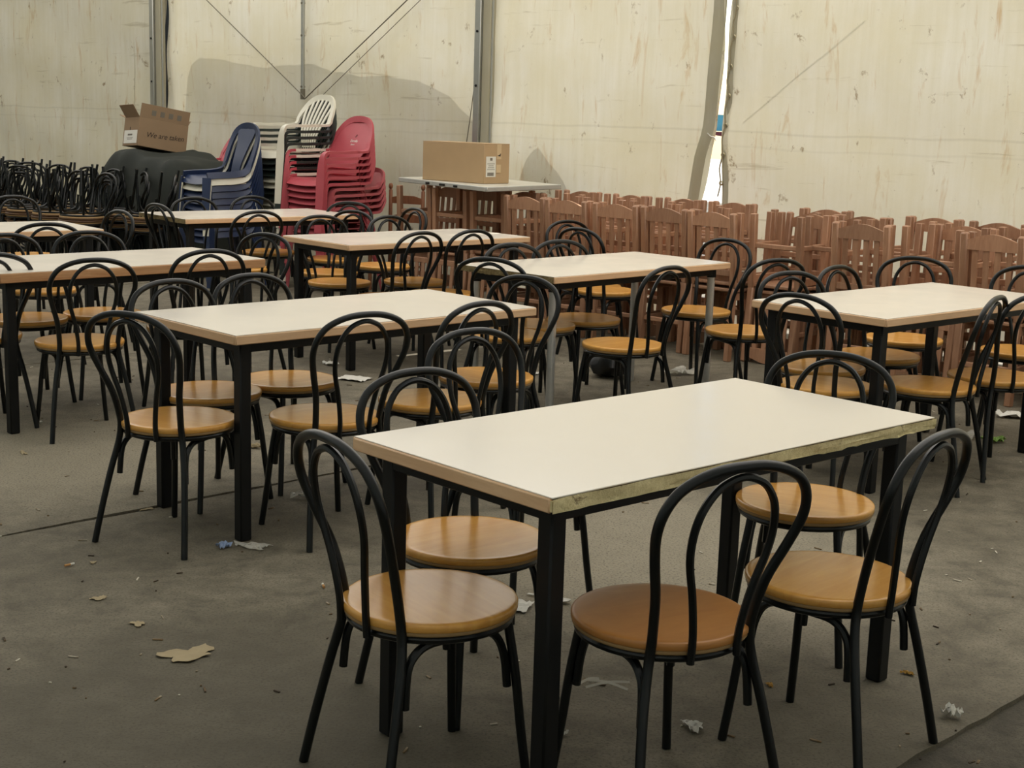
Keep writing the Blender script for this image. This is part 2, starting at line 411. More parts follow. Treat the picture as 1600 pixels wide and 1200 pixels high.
slab(1.603, 4.686, -14, 22, 'floor', 0, 0.012)
for a, b in ((4.702, 7.79), (7.80, 10.9), (10.91, 14.0), (14.01, 17.2)): slab(a, b, -14, 22, 'floor', 0, 0.008)

# ------------------------------------------------------------------ tent: canvas wall, poles, roof, end walls
wall = struct(empty('wall_back', W(0, 0, 0), WROT))          # local x = along the wall, local -y = into the tent
EAVE = 3.25
def wrinkle(x, z, seed=0.0, amp=1.0):
    return amp*(0.012*math.sin(x*5.1 + seed) + 0.008*math.sin(x*13.0 + 2*seed + z*1.3) + 0.006*math.sin(z*7.3 + x*2.0 + seed)
                + 0.004*math.sin(x*31 + z*3))
def panel(x0f, x1f, seed, z0=0.02, z1=EAVE, nu=48, nv=40):
    def fnp(u, v):
        z = z0 + (z1 - z0)*v; a, b = x0f(z), x1f(z); x = a + (b - a)*u
        e = min(u, 1 - u); k = 1.0 + 1.5*math.exp(-e*14)
        return (x, wrinkle(x, z, seed, k) , z)
    return MB().grid(nu, nv, fnp).obj('canvas_panel', 'canvas', wall)
def interp(tab):
    def f(z):
        if z <= tab[0][0]: return tab[0][1]
        for (za, a), (zb, b) in zip(tab, tab[1:]):
            if z <= zb: return a + (b - a)*(z - za)/(zb - za)
        return tab[-1][1]
    return f
BAY = 2.4
gapL = interp([(0.0, 6.93), (0.9, 7.046), (1.27, 7.109), (1.44, 7.161), (1.93, 7.197), (2.4, 7.216), (3.0, 7.24)])
gapR = interp([(0.0, 7.275), (0.9, 7.268), (1.42, 7.249), (1.93, 7.253), (2.4, 7.260), (3.0, 7.262)])
panel(lambda z: -6.0, lambda z: 0.02, 1.1, nu=90)
panel(lambda z: 0.02, lambda z: 4.82, 2.3, nu=80)
panel(lambda z: 4.82, gapL, 4.0)
panel(gapR, lambda z: 10.2, 5.2)
panel(lambda z: 10.2, lambda z: 14.0, 6.1)
# hems along the gap
def hem(fx, dx, y, name='hem'):
    def f(u, v):
        z = 0.03 + (EAVE - 0.2)*v; return (fx(z) + dx(z)*u, y + 0.006*math.sin(z*9) - 0.018*math.sin(u*math.pi), z)
    return MB().grid(4, 40, f, 0.003).obj(name, 'hem', wall)
hem(gapL, lambda z: -(0.085 + 0.03*min(1, z/2.4)), -0.022)
hem(gapR, lambda z: 0.055, -0.02)
hem(lambda z: 0.02, lambda z: -0.05, -0.03)
rp = []
for i, (x, z) in enumerate([(7.32, 2.33), (7.307, 2.125), (7.294, 1.914), (7.292, 1.701), (7.279, 1.486), (7.271, 1.27), (7.268, 1.061)]):
    ey = MB().tube([(x + 0.013*math.cos(a*math.pi/6), -0.045, z + 0.013*math.sin(a*math.pi/6)) for a in range(12)], 0.006, 8, True).obj('eyelet', 'brass', wall)
    rp += [(x - 0.002, -0.05, z), (x - 0.022, -0.048, z - 0.1)]
MB().tube(cr([(7.31, -0.05, 2.9)] + rp, 4), 0.0055, 6).obj('lacing_rope', 'rope', wall)
MB().tube(cr([(7.13, -0.06, 1.425), (7.15, -0.04, 1.40), (7.175, -0.03, 1.395), (7.19, -0.03, 1.37)], 4), 0.004, 6).obj('string', 'paper', wall)
# seams and horizontal welds
for x, z0, z1 in ((-0.55, 0.05, 3.2),):
    MB().grid(1, 30, lambda u, v: (x + 0.03*u, wrinkle(x, z0 + (z1-z0)*v, 1.1 if x < 0 else 2.3 if x < 4.8 else 4.0 if x < 7.2 else 5.2) - 0.012, z0 + (z1-z0)*v), 0.002).obj('seam', 'canvas', wall)

def pole(s, w, d, label, z1=3.3, off=0.07):
    t = tag(empty('tent_pole', W(s, off), WROT), label, 'pole')
    b = MB(); b.box((-w*0.27, 0, z1/2), (w*0.42, d, z1), None, 0.006); b.obj('post_profile', 'alu', t)
    MB().box((w*0.20, 0.012, z1/2), (w*0.52, d*0.7, z1), None, 0.004).obj('canvas_sleeve', 'hem', t)
    MB().tube([(w*0.47, 0.005, 0.05), (w*0.47, 0.005, z1)], 0.011, 8).obj('keder_rail', 'alu', t)
    MB().box((0, 0, 0.008), (w*1.5, d*1.8, 0.016), None, 0.003).obj('base_plate', 'alu', t)
    for z in (0.9, 1.75, 2.2):
        MB().lathe([(0.0, 0), (0.011, 0), (0.011, 0.006), (0.004, 0.009)], 10).obj('bolt', 'frame_black', t).matrix_local = Matrix.Translation((-w*0.27, -d/2, z)) @ Matrix.Rotation(R(90), 4, 'X')
    return t
pole(0.0, 0.17, 0.10, 'aluminium tent pole on the canvas wall behind the open cardboard box')
pole(4.82, 0.17, 0.10, 'aluminium tent pole on the canvas wall behind the closed cardboard box')
t = tag(empty('tent_strut', W(2.4, 0.055), WROT), 'thin grey upright strut in the middle of the shadowed canvas bay', 'pole')
MB().tube([(0, 0, 1.62), (0, 0, 3.3)], 0.019, 10).obj('tube', 'alu', t)
MB().tube([(0, 0, 1.60), (0, 0, 1.70)], 0.024, 10).obj('end_sleeve', 'wire', t)
for z in (1.72, 2.2, 2.5): MB().tube([(0, -0.02, z), (0, 0.02, z)], 0.012, 8).obj('clamp', 'wire', t)
for (x1, z1), lb in (((0.75, 2.66), 'taut brace wire running up leftward from behind the white chair stack'),
                     ((4.10, 2.63), 'taut brace wire running up rightward from behind the white chair stack'),
                     ((4.22, 2.60), 'second, slacker brace wire just under the rightward one')):
    a = W(2.44 if x1 < 2 else 2.5, 0.08, 1.63); b = W(x1, 0.08, z1) if x1 != 4.22 else W(4.22, 0.05, 2.62)
    if x1 == 4.22: a = W(2.62, 0.05, 1.60)
    d = (b - a); e = a + d*1.35; st = a - d*0.02
    tag(MB().tube([st, e], 0.0055 if x1 != 4.22 else 0.0032, 6).obj('brace_wire', 'wire'), lb, 'wire')
tag(MB().tube(cr([W(4.72, 0.06, 1.9), W(4.66, 0.06, 1.5), W(4.6, 0.06, 1.15)], 5), 0.004, 6).obj('tie_cord', 'wire'), 'thin cord hanging beside the tent pole above the closed cardboard box', 'cord')

# roof and other walls (unseen canvas, translucency set per side to steer the light)
def sheet(name, mat, q, n=(10, 10)):
    a, b, c, d = (Vector(p) for p in q)
    return MB().grid(n[0], n[1], lambda u, v: a.lerp(b, u).lerp(d.lerp(c, u), v)).obj(name, mat)
RIDGE = 4.7
ceil = struct(empty('ceiling', (0, 0, 0)))
for nm, o0, z0, o1, z1 in (('roof', -0.15, EAVE - 0.04, 5.2, RIDGE), ('roof_dark', 5.2, RIDGE, 10.6, EAVE)):
    for i in range(4):
        s0, s1 = -7.2 + i*5.4, -7.2 + (i + 1)*5.4
        o = sheet('roof_canvas', nm, (W(s0, o0, z0), W(s1, o0, z0), W(s1, o1, z1), W(s0, o1, z1)), (8, 8)); o.parent = ceil
struct(sheet('wall_left', 'side_canvas', (W(-6.0, 0, 0), W(-6.0, 10.6, 0), W(-6.0, 10.6, EAVE + 0.6), W(-6.0, 0, EAVE + 0.6))))
struct(sheet('wall_right', 'roof_dark', (W(14, 0, 0), W(14, 10.6, 0), W(14, 10.6, EAVE + 0.6), W(14, 0, EAVE + 0.6))))
struct(sheet('wall_front', 'front_canvas', (W(-7, 10.6, 0), W(14.2, 10.6, 0), W(14.2, 10.6, EAVE), W(-7, 10.6, EAVE))))

# outside: what the gap shows and what shades the canvas
van = tag(empty('covered_van', W(0, 0, 0), WROT), 'grey covered van outside, casting the broad shadow on the canvas', 'van')
SH = 0.30
prof = [(0.36, 0.02), (0.40, 0.6), (0.44, 1.27), (0.46, 1.8), (0.52, 1.93), (0.62, 1.99), (0.72, 2.015), (0.80, 2.0), (1.02, 1.963), (1.6, 1.915), (2.0, 1.912), (2.4, 1.924), (2.7, 1.89), (3.14, 1.831), (3.83, 1.80), (4.13, 1.765), (4.24, 1.73), (4.33, 1.68), (4.40, 1.62), (4.50, 1.525), (4.62, 1.45), (4.72, 1.38), (4.80, 1.25), (4.84, 0.02)]
prof = [(x - DS*SH, z + DZ*SH if z > 0.1 else z) for x, z in prof]
MB().prism(prof, SH, SH + 1.5, (0, 2, 1)).obj('cover', 'out_grey', van)
for x in (0.9, 3.9):
    for y in (SH + 0.25, SH + 1.25):
        MB().tube([(x, y - 0.09, 0.31), (x, y + 0.09, 0.31)], 0.31, 20).obj('wheel', 'bag_black', van)
par = tag(empty('pointed_shape', W(0, 0, 0), WROT), 'thin pointed shape outside, added to cast the pointed shadow beside the closed box', 'shadow_caster')  # unseen flat shape, added outside to cast the pointed canvas shadow
SP = 0.20
MB().prism([(x - DS*SP, z + DZ*SP) for x, z in [(5.18, 0.62), (5.20, 0.983), (5.225, 1.06), (5.266, 1.14), (5.33, 1.22), (5.39, 1.258), (5.42, 1.25), (5.477, 1.19), (5.60, 1.05), (5.743, 0.87), (5.90, 0.62)]], SP, SP + 0.05, (0, 2, 1)).obj('cutout', 'out_grey', par)
MB().tube([(5.40 - DS*SP, SP + 0.025, 0.0), (5.40 - DS*SP, SP + 0.025, 0.9)], 0.02, 8).obj('pole', 'alu', par)
tag(MB().tube([W(7.42, -0.12, 1.62), W(8.35, -0.12, 2.32)], 0.006, 6).obj('guy_rope', 'rope'), 'guy rope outside, drawing a faint slanting line on the right-hand canvas', 'rope')
struct(MB().box((0, 0, 0), (9.0, 0.2, 4.2)).obj('wall_shade_outside', 'out_grey')); ow = bpy.data.objects['wall_shade_outside']  # unseen wall added to keep the sun off the left canvas bay
ow.location = W(-4.40, -0.75, 2.1); ow.rotation_euler = (0, 0, WROT)
gr = struct(MB().box((0, 0, -0.05), (60, 40, 0.04)).obj('ground_outside', 'out_ground')); gr.location = W(3, -20.3, 0.02); gr.rotation_euler = (0, 0, WROT)
kiosk = tag(empty('kiosk', W(0, 0, 0), WROT), 'turquoise banded stall with dark red awning outside, glimpsed through the canvas gap', 'kiosk')
for x in (-1.6, 1.2): MB().box((x, 11.2, 0.9), (0.08, 0.08, 1.8)).obj('post', 'out_white', kiosk)
MB().box((-0.2, 11.3, 1.49), (3.4, 0.10, 0.27)).obj('band', 'out_teal', kiosk)
MB().prism([(-1.2, 1.345), (1.2, 1.345), (1.2, 1.20), (-0.16, 1.10), (-0.34, 1.27)], 11.15, 11.2, (0, 2, 1)).obj('awning', 'out_red', kiosk)

# ------------------------------------------------------------------ tables
TL, TW, TH, TT = 1.419, 0.691, 0.75, 0.034
def make_table(name, tx, ty, th, label, edges, leg='square', thick=TT, edge_mats=None, inset=0.072):
    t = tag(empty(name, (tx, ty, 0), th), label, 'table', 'cream dining tables')
    # local x long side, -y is the side nearer the camera
    b = MB(); b.box((0, 0, TH - thick/2 - 0.001), (TL - 0.012, TW - 0.012, thick - 0.004)); b.obj('board', 'board', t)
    MB().box((0, 0, TH - 0.0015), (TL - 0.004, TW - 0.004, 0.003), None, 0.0012).obj('laminate_top', 'laminate', t)
    e = dict(front='edge', back='edge', left='edge', right='edge'); e.update(edges)
    hh = thick - 0.003; zc = TH - 0.003 - hh/2
    def band(c, size, mat, axis):
        if mat.startswith('chip'):
            rn = random.Random(3); L = size[axis]; n = 40; vs = []
            o = MB()
            def fpt(u, v):
                p = [c[0], c[1], c[2] - size[2]/2 + size[2]*v]; p[axis] += (u - 0.5)*L
                oth = 1 - axis; sg = 1 if c[oth] > 0 else -1
                wob = 0.003*math.sin(u*37 + v*3) + rn.uniform(-0.0025, 0.0025)
                if v < 0.3 and u > 0.35: wob -= rn.uniform(0, 0.009)*(u if sg < 0 else 1)
                p[oth] = c[oth] + sg*(size[oth]/2) + sg*min(0.0, wob)
                if v == 0: p[2] += rn.uniform(0, 0.007)*(1 if u > 0.3 else 0.2)
                return p
            o.grid(n, 4, fpt, 0.006 if False else 0.0)
            o.box(c, [size[0] - (0.006 if axis == 1 else 0), size[1] - (0.006 if axis == 0 else 0), size[2] - 0.008])
            o.obj('edge_band', mat, t, True, 25)
        else: MB().box(c, size, None, 0.003).obj('edge_band', mat, t)
    band((0, -TW/2 + 0.003, zc), (TL, 0.012, hh), e['front'], 0)
    band((0, TW/2 - 0.003, zc), (TL, 0.012, hh), e['back'], 0)
    band((-TL/2 + 0.003, 0, zc), (0.012, TW - 0.012, hh), e['left'], 1)
    band((TL/2 - 0.003, 0, zc), (0.012, TW - 0.012, hh), e['right'], 1)
    lx, ly = TL/2 - inset, TW/2 - inset; z0 = TH - thick
    for sy in (-1, 1): MB().box((0, sy*(ly + 0.010), z0 - 0.019), (2*lx, 0.024, 0.038), None, 0.002).obj('rail', 'frame_black', t)
    for sx in (-1, 1): MB().box((sx*(lx + 0.010), 0, z0 - 0.019), (0.024, 2*ly, 0.038), None, 0.002).obj('rail', 'frame_black', t)
    for sx in (-1, 1):
        for sy in (-1, 1):
            if leg == 'square': l = MB().box((sx*lx, sy*ly, z0/2), (0.046, 0.046, z0), None, 0.005).obj('leg', 'frame_black', t)
            else:
                l = MB().tube([(sx*lx, sy*ly, 0.0), (sx*lx, sy*ly, z0)], 0.021, 16).obj('leg', 'chrome', t)
                MB().tube([(sx*lx, sy*ly, z0 - 0.05), (sx*lx, sy*ly, z0)], 0.026, 16).obj('leg_socket', 'frame_black', t)
    return t
TABLES = [
    ('A', 0.383, 3.552, 0.736, 'large cream table at the front with one raw chipped long edge', dict(front='chip', right='chip')),
    ('B', -0.663, 5.535, 0.757, 'clean cream tan-edged table just behind and left of the chipped front table', {}),
    ('C', -2.034, 7.091, 0.782, 'cream table with broad wood-grain edging, cut off by the left frame edge', dict(front='edge_grain', right='edge_grain', back='edge_grain', left='edge_grain')),
    ('D', -0.670, 8.974, 0.738, 'cream table with black legs directly in front of the red plastic chairs', {}),
    ('E', 0.442, 7.647, 0.792, 'cream table standing on round chrome legs, one short end dark and chipped', dict(left='chip_dark')),
    ('F', 1.801, 6.472, 0.733, 'cream table at the right frame edge before the brown wooden chairs', {}),
    ('G', -1.947, 10.501, 0.716, 'farthest cream table, in front of the blue and white plastic chairs', dict(left='chip_dark')),
    ('H', -3.299, 8.612, 0.687, 'cream table at the left frame edge in front of the piled black chairs', {}),
]
for k, x, y, th, lb, ed in TABLES:
    make_table('dining_table', x, y, th, lb, ed, 'chrome' if k == 'E' else 'square', 0.045 if k == 'C' else TT)

# ------------------------------------------------------------------ black hoop-backed chairs
def mirror(half): return half + [(-x, y, z) for x, y, z in reversed(half[:-1])]
def make_hoop_chair(seat_mat='seat'):
    t = empty('hoop_chair')
    prof = [(0.0, 0.4135), (0.1985, 0.4135), (0.2005, 0.4155), (0.2010, 0.4245), (0.2000, 0.4288), (0.1970, 0.4312), (0.1925, 0.4322), (0.180, 0.4320), (0.06, 0.4316)]
    seat = MB().lathe(prof, 56).obj('seat', seat_mat, t, True, 50)
    MB().lathe([(0.0, 0.4025), (0.192, 0.4025), (0.1965, 0.4045), (0.1985, 0.408), (0.1985, 0.4134)], 56).obj('plywood_edge', 'ply', seat, True, 50)
    b = MB(); b.tube([(0.184*math.cos(a*math.pi/20), 0.184*math.sin(a*math.pi/20), 0.394) for a in range(40)], 0.0098, 8, True)
    b.obj('seat_ring', 'metal_black', t)
    half = [(0.196, -0.222, 0.0), (0.181, -0.200, 0.12), (0.160, -0.172, 0.26), (0.143, -0.155, 0.345), (0.134, -0.150, 0.40), (0.133, -0.155, 0.45), (0.146, -0.176, 0.54), (0.174, -0.206, 0.625), (0.191, -0.229, 0.69), (0.186, -0.243, 0.74), (0.160, -0.253, 0.782), (0.115, -0.259, 0.808), (0.06, -0.2625, 0.8225), (0.0, -0.263, 0.826)]
    MB().tube(cr(mirror(half), 4), 0.0115, 10).obj('back_frame', 'metal_black', t)
    half = [(0.062, -0.196, 0.388), (0.062, -0.200, 0.45), (0.078, -0.212, 0.54), (0.100, -0.226, 0.62), (0.105, -0.238, 0.68), (0.094, -0.249, 0.735), (0.066, -0.256, 0.777), (0.034, -0.259, 0.796), (0.0, -0.260, 0.803)]
    MB().tube(cr(mirror(half), 4), 0.009, 8).obj('inner_hoop', 'metal_black', t)
    for s in (1, -1):
        MB().tube(cr([(s*0.124, 0.128, 0.40), (s*0.128, 0.134, 0.36), (s*0.140, 0.146, 0.26), (s*0.152, 0.157, 0.13), (s*0.166, 0.170, 0.0)], 4), 0.0112, 10).obj('leg', 'metal_black', t)
        MB().tube(cr([(s*0.133, 0.128, 0.235), (s*0.129, 0.121, 0.305), (s*0.127, 0.100, 0.356), (s*0.128, 0.06, 0.376), (s*0.130, -0.03, 0.376), (s*0.134, -0.09, 0.372), (s*0.138, -0.125, 0.350), (s*0.141, -0.140, 0.315), (s*0.145, -0.146, 0.240)], 4), 0.0102, 8).obj('seat_bracket', 'metal_black', t)
    return t
proto = make_hoop_chair()
dark = copy_tree(proto); sub(dark, 'seat').data = sub(dark, 'seat').data.copy(); sub(dark, 'seat').data.materials[0] = M['seat_dark']
CH = [
 ('A1', -0.171, 3.120, 34.1, 'at the near-left short end of the chipped front table'),
 ('A0', -0.095, 3.595, -50.2, 'behind the front table, its seat showing beside the left table legs'),
 ('A2', 0.348, 3.060, 120.2, 'with the darkest brown seat, at the front table near side'),
 ('A3', 0.787, 3.365, 139.3, 'at the near long side of the front table, by its right leg'),
 ('A4', 0.870, 4.077, 245.9, 'tucked under the far-right short end of the chipped front table'),
 ('A5', 0.035, 4.363, -49.3, 'seen frontally behind the middle of the front table, its seat hidden'),
 ('B0', -1.173, 5.452, -42.8, 'behind the second table, its seat showing behind the near leg'),
 ('B1', -0.913, 5.739, -43.7, 'behind the second table, the middle seat showing under the top'),
 ('B2', -0.673, 5.073, 129.2, 'at the second table near side, dusty seat wholly clear'),
 ('B3', -0.314, 5.427, 137.4, 'at the second table near side, close to its right leg'),
 ('B4', -1.170, 4.937, 64.1, 'alone at the left short end of the second table'),
 ('B5', -0.111, 5.961, 231.7, 'at the right short end of the second table, before the chrome leg'),
 ('C1', -2.009, 6.552, 122.5, 'with its back to us at the wood-grain-edged table, legs in full view'),
 ('C2', -1.633, 7.096, 127.4, 'near the right corner of the wood-grain-edged table, hoop against its edge'),
 ('C3', -2.165, 7.468, -59.3, 'behind the middle of the wood-grain-edged table, facing us'),
 ('C4', -2.473, 7.198, -47.9, 'behind the wood-grain-edged table, its hoop half cut by the left frame edge'),
 ('C5', -1.516, 7.675, 237.6, 'at the right short end of the wood-grain-edged table'),
 ('C6', -2.514, 6.632, 126.1, 'in front of the wood-grain-edged table, nearly all beyond the left frame edge'),
 ('D1', -1.131, 9.176, -53.2, 'behind the left corner of the table before the red chairs'),
 ('D3', -0.660, 9.356, -41.8, 'behind the middle of the table before the red chairs'),
 ('D5', -0.747, 8.488, 138.5, 'left of two at the table before the red chairs, near side'),
 ('D6', -0.449, 8.760, 136.5, 'right of two at the table before the red chairs, near side'),
 ('D2', -1.276, 9.722, 235.8, 'between the farthest table and the table before it, below the red chairs'),
 ('D4', -0.952, 10.255, 213.4, 'seen edge-on beside the first brown chair posts under the boxed table'),
 ('E1', -0.022, 7.158, 67.1, 'at the dark chipped short end of the chrome-legged table'),
 ('E2', 0.127, 7.539, -54.4, 'behind the left corner of the chrome-legged table'),
 ('E4', 0.385, 7.825, -57.1, 'close behind the middle of the chrome-legged table, facing us'),
 ('E5', 1.061, 8.312, 223.9, 'at the right short end of the chrome-legged table'),
 ('E3', 0.538, 6.950, 137.1, 'at the near side of the chrome-legged table, above the black bag'),
 ('E6', 0.498, 9.400, -50.7, 'farther back behind the chrome-legged table, the left of two together'),
 ('E7', 0.579, 9.167, 43.6, 'farther back behind the chrome-legged table, the right of two together'),
 ('F1', 1.221, 7.554, 117.4, 'standing free between the chrome-legged table and the right-hand table'),
 ('F2', 1.411, 6.470, -62.4, 'on the far side of the right-hand table, at its left corner'),
 ('F3', 1.770, 6.868, -44.2, 'on the far side of the right-hand table, narrow hoop behind its middle'),
 ('F4', 1.338, 6.006, 46.4, 'at the left short end of the right-hand table'),
 ('F5', 1.795, 6.089, 146.7, 'at the near side of the right-hand table, hoop seen nearly edge-on'),
 ('F6', 2.165, 6.355, 111.8, 'before the right-hand table, cut by the right frame edge'),
 ('F7', 2.044, 7.437, 247.3, 'behind the right-hand table facing us, broad hoop before the brown chairs'),
 ('F8', 2.554, 7.117, 247.4, 'beyond the right-hand table, seat half cut by the right frame edge'),
 ('G1', -1.895, 9.813, 129.9, 'at the near side of the farthest table, hoop crossing its edge'),
 ('G2', -2.321, 10.198, 44.4, 'seen edge-on at the left short end of the farthest table'),
 ('G3', -2.281, 10.659, -50.5, 'behind the farthest table, before the blue plastic chairs'),
 ('G4', -1.904, 11.012, -49.9, 'behind the farthest table, before the white plastic chairs'),
 ('G5', -1.350, 10.637, 250.7, 'at the right end of the farthest table, before the red plastic chairs'),
 ('H1', -2.781, 8.369, 116.9, 'at the near side of the left rear table before the piled chairs'),
 ('H2', -2.745, 9.093, 225.1, 'seen edge-on at the right end of the left rear table'),
 ('H3', -3.475, 10.201, -48.2, 'far behind the left rear table, against the piled black chairs'),
]
used = False
for k, x, y, yaw, wh in CH:
    if k == 'A2': o = dark
    elif not used: o = proto; used = True
    else: o = copy_tree(proto)
    put(o, (x, y, 0), (0, 0, R(yaw) - math.pi/2))
    tag(o, 'black hoop chair ' + wh, 'chair', 'black hoop-backed chairs at the tables')

# piled black chairs at the back left: pairs standing, one upturned on each
ORD = ["first", "second", "third", "fourth", "fifth", "sixth", "seventh", "eighth", "ninth", "tenth", "eleventh", "twelfth", "thirteenth", "fourteenth", "fifteenth", "sixteenth"]
rnd = random.Random(11)
pproto = copy_tree(proto); sub(pproto, 'seat').data = sub(pproto, 'seat').data.copy(); sub(pproto, 'seat').data.materials[0] = M['pile_seat']; pused = False
for row, off, s0 in (('front', 2.25, 2.05), ('rear', 1.75, 2.30)):
    for i in range(7):
        s = s0 - i*0.455; yaw = 227.8 + rnd.uniform(-35, 35); jx = rnd.uniform(-0.03, 0.03)
        for lvl in range(3):
            o = copy_tree(pproto) if pused else pproto; pused = True; p = W(s + jx + (0.01 if lvl == 1 else 0), off + (0.02 if lvl == 1 else 0))
            if lvl < 2: put(o, (p.x, p.y, 0.066*lvl), (0, 0, R(yaw) - math.pi/2))
            else: put(o, (p.x, p.y, 0.066 + 0.4325*2), (math.pi, 0, R(yaw + rnd.uniform(-25, 25)) + math.pi/2))
            what = ('standing at the bottom of', 'nested second in', 'upturned on top of')[lvl]
            tag(o, f'black chair {what} the {ORD[i]} {row}-row pile leftward from the tarpaulin', 'chair', 'piled black chairs against the canvas')

# ------------------------------------------------------------------ brown wooden chairs
SEAT_H, BK_H, WW, DD = 0.465, 0.945, 0.375, 0.36
def make_wood_chair():
    t = empty('wooden_chair'); hw = WW/2
    for s in (1, -1):
        MB().bar((s*(hw - 0.02), -DD/2 + 0.0, 0.0), (s*(hw - 0.02), -DD/2 + 0.02, 0.47), 0.04, 0.04, 0.004).bar((s*(hw - 0.02), -DD/2 + 0.02, 0.465), (s*(hw - 0.02), -DD/2 - 0.02, BK_H + 0.002), 0.046, 0.04, 0.009).obj('post', 'brown_wood', t)
        MB().box((s*(hw - 0.022), DD/2 - 0.025, 0.222), (0.042, 0.042, 0.444), None, 0.004).obj('leg', 'brown_wood', t)
        MB().box((s*(hw - 0.022), 0.0, 0.20), (0.018, DD - 0.06, 0.032), None, 0.004).obj('stretcher', 'brown_wood', t)
        MB().box((s*(hw - 0.022), 0.0, 0.415), (0.02, DD - 0.06, 0.05), None, 0.003).obj('apron', 'brown_wood', t)
    MB().box((0, DD/2 - 0.03, 0.27), (WW - 0.08, 0.018, 0.035), None, 0.004).obj('stretcher', 'brown_wood', t)
    MB().box((0, -DD/2 + 0.01, 0.20), (WW - 0.07, 0.018, 0.03), None, 0.004).obj('stretcher', 'brown_wood', t)
    MB().box((0, DD/2 - 0.03, 0.415), (WW - 0.08, 0.02, 0.05), None, 0.003).obj('apron', 'brown_wood', t)
    MB().box((0, 0.012, SEAT_H - 0.011), (WW + 0.004, DD + 0.0, 0.022), None, 0.008).obj('seat', 'brown_wood', t)
    w = hw - 0.038; poly = [(-w, 0.852)]
    n = 12
    poly += [(w, 0.852)] + [(w - 2*w*i/n, 0.908 + 0.036*math.sin(math.pi*i/n)**1.2) for i in range(n + 1)]
    yb = -DD/2 - 0.016
    MB().prism(poly, yb - 0.010, yb + 0.010, (0, 2, 1)).obj('top_rail', 'brown_wood', t, True, 30)
    MB().box((0, -DD/2 + 0.008, 0.565), (2*w, 0.018, 0.042), None, 0.004).obj('lower_rail', 'brown_wood', t)
    for i in range(4):
        x = -w*0.68 + i*w*1.36/3
        MB().bar((x, -DD/2 + 0.006, 0.58), (x, yb, 0.868), 0.034, 0.011, 0.002).obj('slat', 'brown_wood', t)
    return t
wproto = make_wood_chair(); wused = False
def wood(s, off, turned, upside, label, dz=0.0, jit=3.0, grp=None):
    """turned False: back to the tables; True: back to the canvas."""
    global wused
    if not wused: o = wproto; wused = True
    else: o = copy_tree(wproto)
    p = W(s, off); yaw = WROT + (math.pi if turned else 0) + R(rnd.uniform(-jit, jit))
    if not upside: put(o, (p.x, p.y, dz), (0, 0, yaw))
    else:   # flip about the local y axis, then shift so seat meets seat
        o.rotation_euler = (0, math.pi, yaw); o.location = (p.x, p.y, 2*SEAT_H + 0.018 + dz)
    tag(o, label, 'chair', grp or 'brown wooden chairs along the canvas')
    return o
FRONT = [(5.28, 'I'), (5.68, 'I'), (6.10, 'I'), (6.52, 'U'), (6.94, 'U'), (7.36, 'U'), (7.765, 'U'), (8.16, 'U'), (8.55, 'I'), (8.86, 'J'), (9.20, 'U'), (9.61, 'I'), (10.02, 'U'), (10.42, 'I')]
for i, (s, kd) in enumerate(FRONT):
    of = 1.22 + rnd.uniform(-0.015, 0.015); o_ = ORD[i]
    if kd == 'J': of = 1.05
    tail = f'{o_} in the front row from the boxed table'
    if kd == 'U':
        wood(s, of, False, False, 'brown chair, slatted back toward us, ' + tail)
        wood(s, of - 0.03, True, True, 'upturned brown chair, legs up, riding the ' + tail)
    else:
        wood(s, of - 0.12, True, False, 'brown chair, back to the canvas, ' + tail)
        wood(s, of - 0.09, False, True, 'upturned brown chair, back hanging toward us, ' + tail)
for i in range(8):
    s = 6.18 + (0, 0.50, 0.98, 1.42, 2.18, 2.98, 3.42, 3.9)[i]; tail = f'{ORD[i]} along the rear row'
    wood(s, 0.56 + rnd.uniform(-0.03, 0.03), True, False, 'brown wooden chair with arched back against the canvas, ' + tail, 0.0, 5)
    wood(s + 0.02, 0.60, False, True, 'brown wooden chair upturned with legs showing above, ' + tail, 0.0, 5)
# rustic chair with turned finials
rc = tag(empty('rustic_chair', W(4.36, 0.62), WROT + math.pi + 0.3), 'small dark rustic chair with ball finials between red plastic chairs and boxed table', 'chair')
for s in (1, -1):
    MB().lathe([(0.0, 0), (0.016, 0), (0.018, 0.45), (0.016, 0.84), (0.010, 0.85), (0.018, 0.865), (0.020, 0.88), (0.014, 0.897), (0.004, 0.903)], 12, (s*0.16, -0.16, 0)).obj('post', 'rush_wood', rc)
    MB().lathe([(0.0, 0), (0.016, 0), (0.018, 0.43), (0.012, 0.45)], 12, (s*0.17, 0.16, 0)).obj('leg', 'rush_wood', rc)
    MB().tube([(s*0.165, -0.16, 0.2), (s*0.17, 0.16, 0.2)], 0.009, 8).obj('stretcher', 'rush_wood', rc)
MB().box((0, 0, 0.435), (0.37, 0.36, 0.03), None, 0.012).obj('rush_seat', 'tan_paper', rc)
for z in (0.60, 0.76): MB().prism([(-0.15, z - 0.03), (0.15, z - 0.03), (0.15, z + 0.02), (0.07, z + 0.04), (-0.07, z + 0.04), (-0.15, z + 0.02)], -0.168, -0.154, (0, 2, 1)).obj('ladder_rail', 'rush_wood', rc)

